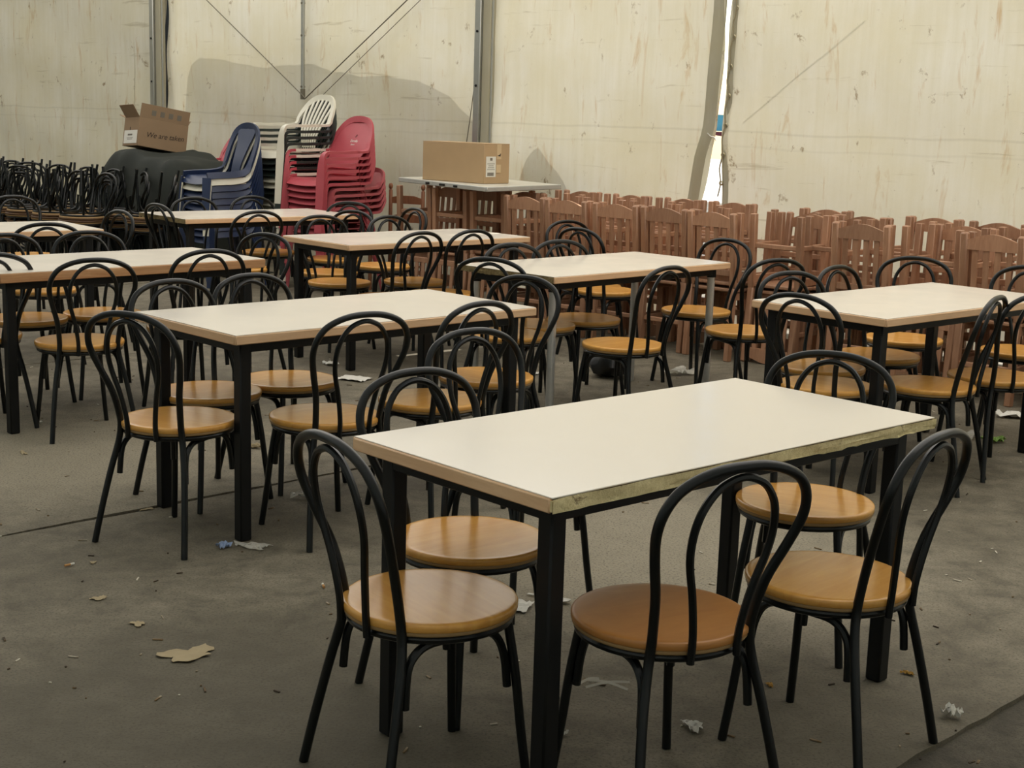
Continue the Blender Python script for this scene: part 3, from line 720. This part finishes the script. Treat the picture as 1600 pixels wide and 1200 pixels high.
# ------------------------------------------------------------------ folding table top on the upturned chairs, closed box
ft = tag(empty('folding_table', (0, 0, 0)), 'pale folding table top lying across upturned wooden chairs under the closed box', 'table')
ftz = 0.975
qa, qb, qc = Vector((-0.935, 11.38, 0)), Vector((-0.225, 10.24, 0)), Vector((0.32, 10.95, 0)); qd = qa + (qc - qb)
def slabq(z0, z1, grow):
    cen = (qa + qb + qc + qd)/4; pts = []
    for q in (qa, qb, qc, qd):
        d = (q - cen); p = cen + d*(1 + grow); pts.append((p.x, p.y))
    return MB().prism(pts, z0, z1, (0, 1, 2))
slabq(ftz + 0.004, ftz + 0.030, -0.012).obj('table_top', 'fold_top', ft, False)
for a, b in ((qa, qb), (qb, qc), (qc, qd), (qd, qa)):
    MB().bar(a + Vector((0, 0, ftz + 0.014)), b + Vector((0, 0, ftz + 0.014)), 0.018, 0.034, 0.004, (0, 0, 1)).obj('rim', 'fold_rim', ft)
e1 = (qb - qa)
for f0, f1 in ((0.34, 0.38), (0.5, 0.56), (0.66, 0.70)):
    MB().bar(qa + e1*f0 + Vector((-0.008, -0.006, ftz + 0.012)), qa + e1*f1 + Vector((-0.008, -0.006, ftz + 0.012)), 0.012, 0.016, 0.002, (0, 0, 1)).obj('latch', 'frame_black', ft)
BX = (0.65, 0.28, 0.29)
cb = tag(empty('cardboard_box'), 'large closed cardboard box with a white shipping label on its end', 'box')
ftdir = math.atan2((qb - qa).y, (qb - qa).x)
put(cb, (-0.405, 11.02, ftz + 0.031), (0, 0, R(-42)))
MB().box((0, 0, BX[2]/2), BX, None, 0.004).obj('carton', 'card', cb)
for sy in (-1, 1): MB().box((0, sy*(BX[1]/4), BX[2] + 0.0015), (BX[0], BX[1]/2 - 0.003, 0.004)).obj('flap', 'card', cb)
MB().box((BX[0]/2 + 0.001, 0.02, BX[2] - 0.055), (0.002, 0.05, 0.11)).obj('tape', 'tape', cb)
MB().box((0, 0, BX[2] + 0.0042), (BX[0], 0.05, 0.001)).obj('tape', 'tape', cb)
lbx = BX[0]/2 + 0.002
sl = MB().box((lbx, -0.067, 0.125), (0.002, 0.105, 0.15)).obj('shipping_label', 'paper', cb)
MB().box((lbx + 0.001, 0.015, 0.11), (0.002, 0.05, 0.06)).obj('tape', 'tape', cb)
MB().prism([(0.0, 0.205), (0.035, 0.20), (0.04, 0.225), (0.025, 0.213)], lbx, lbx + 0.001, (1, 2, 0)).obj('torn_hole', 'ink', cb)
b = MB()
for i in range(14):
    b.box((lbx + 0.0012, -0.104 + i*0.0052, 0.07), (0.0012, 0.0022 + 0.0025*(i*7 % 3)/2, 0.025))
b.obj('barcode', 'print', sl)
b = MB()
for i in range(4): b.box((lbx + 0.0012, -0.067, 0.105 + i*0.014), (0.0012, 0.08 - 0.012*(i % 3), 0.0035))
b.box((lbx + 0.0012, -0.065, 0.18), (0.0012, 0.025, 0.02)); b.obj('print_lines', 'print', sl)

# ------------------------------------------------------------------ tarpaulin heap with the open box
def tarp_h(x, y):
    # x along the wall (0..2.0), y outward from its front (0..0.9)
    fx = max(0.0, min(1.0, x/0.62)); up_ = math.sin(fx*math.pi/2)**1.15
    if x > 1.45: up_ *= max(0, 1 - ((x - 1.45)/0.5)**2)
    fy = max(0.0, min(1.0, y/0.30)); uy = math.sin(fy*math.pi/2)**0.8
    top = 1.06 - 0.06*math.exp(-((x - 1.45)/0.22)**2) + 0.01*math.sin(x*9)
    return max(0.004, top*up_*uy*(1 + 0.018*math.sin(x*8 + y*6) + 0.012*math.sin(x*19 - y*9)))
def tarp_f(u, v):
    x = -0.02 + 2.2*u; y = 0.95*v
    z = tarp_h(x, y)
    yy = y - 0.55 + 0.035*math.sin(x*7.3 + z*2.5)*(1.1 - z) + 0.014*math.sin(x*17 + z*4)*(1 - min(1, y/0.3))
    return (x, yy, z)
tp = tag(MB().grid(70, 34, tarp_f, 0.004).obj('tarpaulin', 'tarp'), 'dark grey-green tarpaulin draped over a heap under the open box', 'tarpaulin')
put(tp, W(0.62, 1.10), (0, 0, WROT))
ob = tag(empty('cardboard_box'), 'tilted open cardboard box with marker handwriting, on the dark tarpaulin', 'box')
OX, OY, OZ = 0.52, 0.30, 0.27; T = 0.005
ob.location = W(1.33, 1.02, 1.075); ob.rotation_euler = (R(-3), R(9), WROT + R(84))
MB().box((0, 0, T/2), (OX, OY, T)).obj('bottom', 'card_dark', ob)
for s in (-1, 1):
    MB().box((0, s*(OY/2 - T/2), OZ/2), (OX, T, OZ), None, 0.001).obj('side_panel', 'card_dark', ob)
    MB().box((s*(OX/2 - T/2), 0, OZ/2), (T, OY - 2*T, OZ), None, 0.001).obj('end_panel', 'card_dark', ob)
def flap(c, w, l, ax, ang):
    b = MB(); b.box((0, 0, l/2), (w, T, l) if ax == 'x' else (T, w, l), None, 0.001)
    o = b.obj('flap', 'card_dark', ob); o.location = c
    o.rotation_euler = (R(ang), 0, 0) if ax == 'x' else (0, R(ang), 0); return o
fl = flap((0, -OY/2 + T, OZ), OX, 0.135, 'x', 6)
flap((0, OY/2 - T, OZ), OX, 0.13, 'x', -75)
flap((-OX/2 + T, 0, OZ), OY - 0.02, 0.135, 'y', -38)
flap((OX/2 - T, 0, OZ), OY - 0.02, 0.06, 'y', 30)
lab = MB().box((-OX/2 - 0.0015, 0.0, 0.085), (0.002, OY*0.86, 0.125)).obj('box_label', 'paper', ob)
b = MB(); b.box((-OX/2 - 0.003, 0.01, 0.105), (0.0012, 0.09, 0.016)); b.box((-OX/2 - 0.003, 0.01, 0.075), (0.0012, 0.12, 0.004)); b.box((-OX/2 - 0.003, 0.01, 0.062), (0.0012, 0.10, 0.004))
b.obj('print_lines', 'print', lab)
MB().box((-OX/2 - 0.0012, 0.02, 0.165), (0.0016, 0.008, 0.03)).obj('arrow_mark', 'ink', ob)
def text(body, size, mat, parent, loc, rot, name, shear=0.0):
    cu = bpy.data.curves.new(name, 'FONT'); cu.body = body; cu.size = size; cu.extrude = 0.0004; cu.align_x = 'CENTER'; cu.align_y = 'CENTER'; cu.shear = shear
    cu.materials.append(M[mat]); tmp = bpy.data.objects.new('tmp', cu); col.objects.link(tmp)
    me = bpy.data.meshes.new_from_object(tmp.evaluated_get(bpy.context.evaluated_depsgraph_get()))
    bpy.data.objects.remove(tmp); bpy.data.curves.remove(cu)
    o = bpy.data.objects.new(name, me); col.objects.link(o); o.parent = parent; o.location = loc; o.rotation_euler = rot
    return o
text('We are taken', 0.072, 'ink', ob, (0.02, -OY/2 - 0.001, 0.125), (R(90), R(-3), 0), 'marker_lettering', 0.3)
for i in range(4):
    MB().box((-0.12 + i*0.09, -T/2 - 0.0008, 0.06), (0.045, 0.0015, 0.05)).obj('printed_symbol', 'print', fl)

def cr_l(vs, n): return cr(vs, n)
def cr_s(ws, n): return [p.x for p in cr([(w, 0, 0) for w in ws], n)]
# ------------------------------------------------------------------ stacked plastic armchairs
def make_mono(mat, back='fan', top=0.90, rec=0.0):
    t = empty('plastic_armchair')
    def arch_pt(a):      # a 0..1 from right arm root to the top centre
        x = 0.262*math.cos(a*math.pi/2)**0.75; z = 0.665 + (top - 0.665)*math.sin(a*math.pi/2)**0.95
        y = -0.20 - (0.165 + rec)*((z - 0.60)/(top - 0.60))
        return (x, y, z)
    half = [(0.275, 0.265, 0.0), (0.265, 0.245, 0.22), (0.258, 0.228, 0.43), (0.262, 0.216, 0.58), (0.270, 0.195, 0.642), (0.276, 0.14, 0.655), (0.280, 0.02, 0.655), (0.276, -0.12, 0.66)]
    wdh = [(0.75, -0.65, 0)]*3 + [(0.9, -0.4, 0), (1, 0, 0), (1, 0, 0), (1, 0, 0), (1, 0, 0)]
    wid = [0.055, 0.062, 0.068, 0.055, 0.052, 0.052, 0.05, 0.046]
    arch = [arch_pt(a/8) for a in range(0, 9)]
    adir = []
    for i, p in enumerate(arch):
        a = i/8; adir.append((math.cos(a*math.pi/2)*0.9 + 0.05, -0.15, math.sin(a*math.pi/2) + 0.02))
    for sg in (1, -1):
        pts = [(sg*x, y, z) for x, y, z in half]; MB().ribbon(cr(pts, 3), [Vector((sg*d[0], d[1], d[2])) for d in cr_l(wdh, 3)], cr_s(wid, 3), 0.024).obj('armrest', mat, t)
        MB().ribbon(cr([(sg*0.20, -0.20, 0.43), (sg*0.235, -0.27, 0.25), (sg*0.265, -0.33, 0.0)], 3), [(0.8*sg, 0.6, 0)]*7, 0.06, 0.012).obj('leg', mat, t)
    hh = [(-x, y, z) for x, y, z in arch]; full = arch + hh[::-1][1:]
    fd = adir + [(-d[0], d[1], d[2]) for d in adir[::-1][1:]]
    full = [(0.276, -0.12, 0.66)] + full + [(-0.276, -0.12, 0.66)]; fd = [(1, 0, 0)] + fd + [(-1, 0, 0)]
    MB().ribbon(cr(full, 2), [Vector(d) for d in cr_l(fd, 2)], 0.052, 0.02).obj('back_rim', mat, t)
    def seat_f(u, v):
        x = (u - 0.5)*(0.44 + 0.06*v); y = -0.22 + 0.46*v
        z = 0.425 - 0.012*math.cos((u - 0.5)*math.pi)*1.0 + 0.01*v
        if v > 0.88: z -= (v - 0.88)/0.12*0.05
        return (x, y, z)
    MB().grid(10, 14, seat_f, 0.008).obj('seat', mat, t)
    ytop = lambda z: -0.20 - (0.165 + rec)*((z - 0.60)/(top - 0.60)) if z > 0.5 else -0.21
    def zlim(x):        # inner edge of the arch at half width x
        q = max(0.0, 1 - (abs(x)/0.262)**(1/0.375)) ** 0.5
        return 0.665 + (top - 0.665)*q**0.95 - 0.02
    if back == 'fan':
        for i in range(-3, 4):
            x0, x1 = i*0.030, i*0.066
            z1 = zlim(x1)
            MB().ribbon(cr([(x0, -0.215, 0.42), (x0*1.25, -0.205, 0.55), (x1*0.85, ytop(0.7), 0.70), (x1, ytop(z1), z1)], 3), [(1, 0, 0)]*10, [0.022]*4 + [0.03]*6, 0.008).obj('back_slat', mat, t)
    elif back == 'splat':
        MB().ribbon(cr([(0, -0.215, 0.42), (0, -0.20, 0.56), (0, ytop(0.72), 0.72), (0, ytop(top - 0.02), top - 0.02)], 3), [(1, 0, 0)]*10, [0.15, 0.15, 0.155, 0.16, 0.17, 0.18, 0.2, 0.22, 0.24, 0.24], 0.008).obj('back_splat', mat, t)
        for s in (-1, 1):
            MB().ribbon(cr([(s*0.19, -0.21, 0.43), (s*0.215, -0.19, 0.55), (s*0.235, -0.21, 0.66)], 3), [(1, 0, 0)]*7, 0.045, 0.008).obj('back_slat', mat, t)
    else:
        def bf(u, v):
            z = 0.43 + (top - 0.45)*v; hw_ = 0.23 if z < 0.62 else 0.25
            if z > 0.665: hw_ = 0.262*max(0.0, 1 - min(1, (z - 0.665)/(top - 0.665))**2.1)**0.375
            return ((u - 0.5)*2*max(0.004, hw_ - 0.01), ytop(z) - 0.02*math.cos((u - 0.5)*math.pi), z)
        MB().grid(12, 16, bf, 0.007).obj('back_panel', mat, t)
    return t
def make_armless(mat, top=0.86):
    t = empty('plastic_side_chair')
    for sg in (1, -1):
        MB().ribbon(cr([(sg*0.205, 0.215, 0.425), (sg*0.215, 0.228, 0.30), (sg*0.235, 0.25, 0.0)], 3), [(0.75*sg, -0.65, 0)]*7, [0.075, 0.074, 0.072, 0.068, 0.062, 0.056, 0.05], 0.014).obj('leg', mat, t)
        MB().ribbon(cr([(sg*0.19, -0.19, 0.43), (sg*0.21, -0.25, 0.25), (sg*0.225, -0.31, 0.0)], 3), [(0.8*sg, 0.6, 0)]*7, 0.06, 0.014).obj('leg', mat, t)
    half = [(0.20, 0.21, 0.44), (0.212, 0.10, 0.447), (0.212, -0.05, 0.452), (0.208, -0.155, 0.475), (0.208, -0.20, 0.54), (0.212, -0.235, 0.63), (0.206, -0.268, 0.72), (0.175, -0.295, 0.80), (0.10, -0.31, 0.845), (0.0, -0.315, top)]
    hd = [(0.3, 0, -1), (0.3, 0, -1), (0.3, 0, -1), (0.5, -0.5, -0.6), (1, -0.2, 0), (1, 0, 0), (0.95, 0, 0.2), (0.7, 0, 0.6), (0.3, 0, 1), (0, 0, 1)]
    full = mirror(half); fd = hd + [(-a, b, c) for a, b, c in hd[:-1][::-1]]
    MB().ribbon(cr(full, 3), [Vector(d) for d in cr_l(fd, 3)], 0.055, 0.018).obj('back_rim', mat, t)
    def seat_f(u, v):
        z = 0.438 - 0.012*math.cos((u - 0.5)*math.pi)
        if v > 0.88: z -= (v - 0.88)/0.12*0.06
        return ((u - 0.5)*0.42, -0.20 + 0.43*v, z)
    MB().grid(10, 14, seat_f, 0.01).obj('seat', mat, t)
    ys = lambda z: -0.175 - (z - 0.45)*0.34
    MB().ribbon(cr([(0, -0.17, 0.43), (0, -0.20, 0.55), (0, ys(0.70), 0.70), (0, ys(top - 0.03), top - 0.03)], 3), [(1, 0, 0)]*10, [0.13, 0.13, 0.135, 0.145, 0.16, 0.18, 0.2, 0.24, 0.27, 0.27], 0.008).obj('back_splat', mat, t)
    return t
YAWB = math.atan2(-NW.y, -NW.x) - math.pi/2
def stack(protos, seq, s, off, yaw, pitch, labels, group, dz0=0.0, dy=0.004):
    objs = []
    for i, k in enumerate(seq):
        o = copy_tree(protos[k]); f = Vector((-math.sin(yaw), math.cos(yaw)))
        p = W(s, off); put(o, (p.x + f.x*dy*i, p.y + f.y*dy*i, dz0 + pitch*i), (0, 0, yaw))
        tag(o, labels(i, k), 'chair', group); objs.append(o)
    return objs
PW, PG, PB, PR, PP = make_mono('p_white'), make_mono('p_green'), make_armless('p_blue'), make_mono('p_red', 'solid', 0.93), make_mono('p_pink', 'solid', 0.80, 0.08)
PBW = make_armless('p_white')
seqW = 'GWGGGWWGGWWGGGW'
lab_w = lambda i, k: ('white' if k == 'W' else 'dark green') + ' plastic armchair, ' + ('topmost, with fan-slatted back, of the tallest stack' if i == len(seqW)-1 else f'{ORD[len(seqW)-1-i]} from the top of the tallest white and green stack')
stack(dict(W=PW, G=PG), seqW, 3.46, 1.02, YAWB - R(8), 0.051, lab_w, 'stacked white and green plastic armchairs')
seqB = 'BBBBBBBBWB'
lab_b = lambda i, k: ('navy blue' if k == 'B' else 'white') + ' armless plastic chair, ' + ('topmost of the navy blue stack' if i == 9 else f'{ORD[9-i]} from the top of the navy blue stack')
stack(dict(B=PB, W=PBW), seqB, 3.22, 1.62, YAWB - R(6), 0.055, lab_b, 'stacked navy plastic chairs')
lab_p = lambda i, k: f'faded red low-backed plastic armchair, {ORD[4-i]} from the top of the lower red stack'
stack(dict(P=PP), 'PPPPP', 4.00, 1.04, YAWB - R(2), 0.052, lab_p, 'faded low-backed red armchairs under the red stack')
lab_r = lambda i, k: 'red plastic armchair, ' + ('topmost of the red stack, with white lettering on its rounded back' if i == 5 else f'{ORD[5-i]} from the top of the bright red stack')
reds = stack(dict(R=PR), 'RRRRRR', 4.00, 1.10, YAWB - R(5), 0.052, lab_r, 'stacked red plastic armchairs', 0.25)
bpn = sub(reds[-1], 'back_panel')
tilt = math.atan2(0.165, 0.33)
for body, sz, z, mt in (('Estrella', 0.034, 0.745, 'logo'), ('Damm', 0.020, 0.715, 'logo'), ('*', 0.07, 0.775, 'logo_dark')):
    yy = -0.20 - 0.165*((z - 0.60)/0.33) - 0.02 + 0.006
    o = text(body, sz, mt, bpn, (-0.02, yy + 0.004, z), (R(90) + tilt*0.0, 0, math.pi), 'lettering', 0.15)
    o.rotation_euler = (R(90) - math.atan2(0.165, 0.33), 0, math.pi)
lab_f = lambda i, k: 'topmost red armchair, one arm showing left of the navy stack' if i == 6 else f'faded red armchair hidden behind the navy stack, {ORD[i]} from the floor'
stack(dict(P=PP, R=PR), 'PPPPPPR', 1.56, 0.47, YAWB - R(6), 0.054, lab_f, 'red armchairs stacked behind the navy chairs')
def rm(o):
    for k in list(o.children): rm(k)
    bpy.data.objects.remove(o)
for o in (PW, PG, PB, PR, PP, PBW): rm(o)

# ------------------------------------------------------------------ litter on the floor
def crumple(n=8, sx=0.1, sy=0.07, h=0.015, seed=1, round_=True, t=0.0012):
    rn = random.Random(seed); H = [[rn.uniform(0.15, 1) for _ in range(n + 1)] for _ in range(n + 1)]
    ph = rn.uniform(0, 6)
    def f(u, v):
        a, b = u - 0.5, v - 0.5; r = 1.0
        if round_:
            ang = math.atan2(b, a); r = 0.85 + 0.22*math.sin(ang*3 + ph) + 0.1*math.sin(ang*7 + ph*2)
        i, j = round(u*n), round(v*n)
        return (a*2*sx*r*0.5, b*2*sy*r*0.5, 0.001 + h*H[i][j])
    return MB().grid(n, n, f, t)
LIT = [
 ('paper_napkin', -0.904, 8.052, 0.17, 0.13, 0.012, 'paper', 'white printed paper napkin on the floor between the second and third tables', 'napkin', 0),
 ('paper_scrap', -1.103, 8.508, 0.10, 0.07, 0.02, 'paper', 'small pale paper scrap on the floor behind the second table', 'paper', 1),
 ('plastic_bag', 1.014, 8.549, 0.20, 0.14, 0.04, 'film', 'crumpled clear plastic bag on the floor beyond the chrome-legged table', 'bag', 1),
 ('foil_wrapper', -0.801, 5.484, 0.12, 0.07, 0.03, 'film', 'crumpled clear wrapper on the floor right of the second table leg', 'wrapper', 1),
 ('blue_wrapper', -0.986, 4.799, 0.045, 0.05, 0.02, 'blue_pl', 'small blue and white wrapper beside the second table near leg', 'wrapper', 1),
 ('clear_wrapper', -0.895, 4.815, 0.13, 0.06, 0.012, 'film', 'torn clear plastic film at the foot of the second table', 'wrapper', 1),
 ('soggy_napkin', -0.883, 3.796, 0.15, 0.10, 0.006, 'tan_paper', 'flattened tan napkin alone on the open floor at the left', 'napkin', 1),
 ('paper_napkin', 0.046, 4.272, 0.065, 0.10, 0.012, 'paper', 'pale napkin on the floor by the front table leg', 'napkin', 0),
 ('crumpled_tissue', 1.177, 3.529, 0.05, 0.04, 0.03, 'paper', 'crumpled white tissue near the floor joint at the lower right', 'tissue', 1),
 ('crumpled_tissue', 0.485, 3.406, 0.07, 0.045, 0.018, 'paper', 'torn white tissue on the floor under the brown-seated chair', 'tissue', 1),
 ('paper_bit', 0.151, 3.344, 0.02, 0.025, 0.012, 'paper', 'tiny white paper bit beside the front table leg at the bottom', 'paper', 1),
 ('green_wrapper', 2.385, 6.90, 0.12, 0.07, 0.03, 'green_pl', 'green torn wrapper on the floor under the right-hand chairs', 'wrapper', 1),
 ('clear_bag', 2.26, 6.98, 0.17, 0.12, 0.03, 'film', 'clear plastic bag beside the green wrapper under the right-hand chairs', 'bag', 1),
 ('paper_sheet', 2.685, 7.544, 0.16, 0.10, 0.03, 'paper', 'white paper sheet on the floor at the right frame edge', 'paper', 0),
 ('wood_chip', -1.368, 5.242, 0.055, 0.022, 0.004, 'tan_paper', 'pale wood chip lying on the floor joint at the left', 'chip', 1),
 ('wood_chip', -2.122, 6.073, 0.08, 0.02, 0.004, 'tan_paper', 'long pale splinter on the floor under the left chairs', 'chip', 1),
 ('dust_fluff', -1.259, 4.236, 0.05, 0.035, 0.004, 'tan_paper', 'pale fluff patch on the open floor, nearest the left frame edge', 'fluff', 1),
 ('dust_fluff', -1.084, 4.024, 0.05, 0.035, 0.004, 'tan_paper', 'pale fluff patch on the open floor above the tan napkin', 'fluff', 1),
 ('dust_fluff', -1.381, 4.585, 0.025, 0.02, 0.003, 'tan_paper', 'smallest pale fluff patch, just below the floor joint', 'fluff', 1),
 ('clear_bag', 0.372, 9.90, 0.22, 0.16, 0.10, 'film', 'clear plastic bag in the shade behind the chrome-legged table', 'bag', 1),
 ('paper_scrap', 0.132, 8.396, 0.07, 0.05, 0.01, 'paper', 'white paper scrap near the chrome table legs', 'paper', 1),
 ('paper_scrap', -1.40, 9.053, 0.10, 0.08, 0.02, 'paper', 'white paper scrap on the floor before the farthest table', 'paper', 1),
 ('dry_leaf', -1.162, 6.301, 0.08, 0.05, 0.02, 'tan_paper', 'pale crumpled paper on the floor under the second table', 'paper', 1),
 ('paper_scrap', -2.25, 6.661, 0.04, 0.03, 0.012, 'paper', 'white paper bit beside the leg of the wood-grain-edged table', 'paper', 1),
 ('dry_leaf', 0.731, 3.703, 0.03, 0.018, 0.006, 'leaf', 'ochre leaf bit on the floor between the two front chairs', 'leaf', 1),
 ('dry_leaf', 1.138, 3.818, 0.04, 0.02, 0.008, 'leaf', 'brown dry leaf beside the rear leg of the right front chair', 'leaf', 1),
]
for i, (nm, x, y, sx, sy, h, mt, lb, ct, rd) in enumerate(LIT):
    o = crumple(8, sx, sy, h, i + 3, bool(rd)).obj(nm, mt, None, True, 30)
    put(o, (x, y, 0.0012), (0, 0, rnd.uniform(0, 3))); tag(o, lb, ct)
for x, y, lb in ((-0.587, 4.41, 'cork-coloured cigarette end on the floor left of the nearest chair'), (-1.448, 4.544, 'cork-coloured cigarette end on the open floor at the far left')):
    a = rnd.uniform(0, 3); d = Vector((math.cos(a), math.sin(a), 0))*0.016
    o = empty('cigarette_end', (x, y, 0.006)); tag(o, lb, 'cigarette')
    MB().tube([-d, d*0.3], 0.004, 8).obj('filter', 'butt', o); MB().tube([d*0.3, d*1.2], 0.0039, 8).obj('paper_tube', 'paper', o)
sp = tag(empty('plastic_spoon', (0.18, 4.335, 0.002), R(150)), 'white plastic spoon on the floor behind the front table leg', 'spoon')
MB().grid(8, 6, lambda u, v: ((u - 0.5)*0.06, (v - 0.5)*0.038*math.sqrt(max(0.02, 1 - (2*u - 1)**2)), 0.004 + 0.010*((2*u - 1)**2*0.6 + (2*v - 1)**2*0.4)), 0.0015).obj('bowl', 'paper', sp)
MB().ribbon([(0.028, 0, 0.012), (0.06, 0, 0.008), (0.125, 0, 0.003)], [(0, 1, 0)]*3, [0.008, 0.007, 0.011], 0.002).obj('handle', 'paper', sp)
fs = tag(empty('film_strip', (0.285, 3.668, 0.001)), 'thin clear plastic strips on the floor beneath the brown-seated chair', 'wrapper')
for a, l in ((20, 0.13), (150, 0.12), (35, 0.07)):
    d = Vector((math.cos(R(a)), math.sin(R(a)), 0))*l/2
    c0 = Vector(((0.0, 0.0, 0.003) if a != 35 else (-0.05, 0.02, 0.003)))
    MB().ribbon(cr([c0 - d, c0 + Vector((0, 0.008, 0.004)), c0 + d], 4), [(0.1, 0.6, 0.5)]*9, 0.007, 0.001).obj('strip', 'film', fs)
MB().lathe([(0.0, 0), (0.08, 0.0), (0.105, 0.03), (0.10, 0.08), (0.07, 0.12), (0.03, 0.14), (0.018, 0.16), (0.03, 0.18)], 18)
bb = MB()
def bag_f(u, v):
    a = u*2*math.pi; r = [0.05, 0.105, 0.12, 0.10, 0.06, 0.02, 0.035][min(6, int(v*6 + 0.5))]
    z = [0.0, 0.02, 0.07, 0.12, 0.15, 0.165, 0.19][min(6, int(v*6 + 0.5))]
    r *= 1 + 0.12*math.sin(a*5 + v*9) + 0.07*math.sin(a*9 + 2)
    return (r*math.cos(a), r*math.sin(a), z + 0.004)
bb.grid(28, 6, bag_f)
bgo = tag(bb.obj('bin_bag', 'bag_black'), 'small knotted black bag on the floor under a chair at the chrome-legged table', 'bag'); put(bgo, (0.582, 8.41, 0))

rg = random.Random(5); gb = MB()
for _ in range(650):
    x, y = rg.uniform(-3, 3), 3.0 + 7*rg.random()**1.3
    a = rg.uniform(0, 3.14); l = rg.choice((0.005, 0.007, 0.01, 0.02, 0.03)); w_ = rg.uniform(0.003, 0.006)
    gb.box((x, y, 0.0022), (l, w_, 0.003), Matrix.Rotation(a, 3, 'Z'))
gt = gb.obj('floor_grit', 'grit', None, False); gt['kind'] = 'stuff'; gt['label'] = 'scattered crumbs, splinters and grit on the concrete floor'; gt['category'] = 'grit'
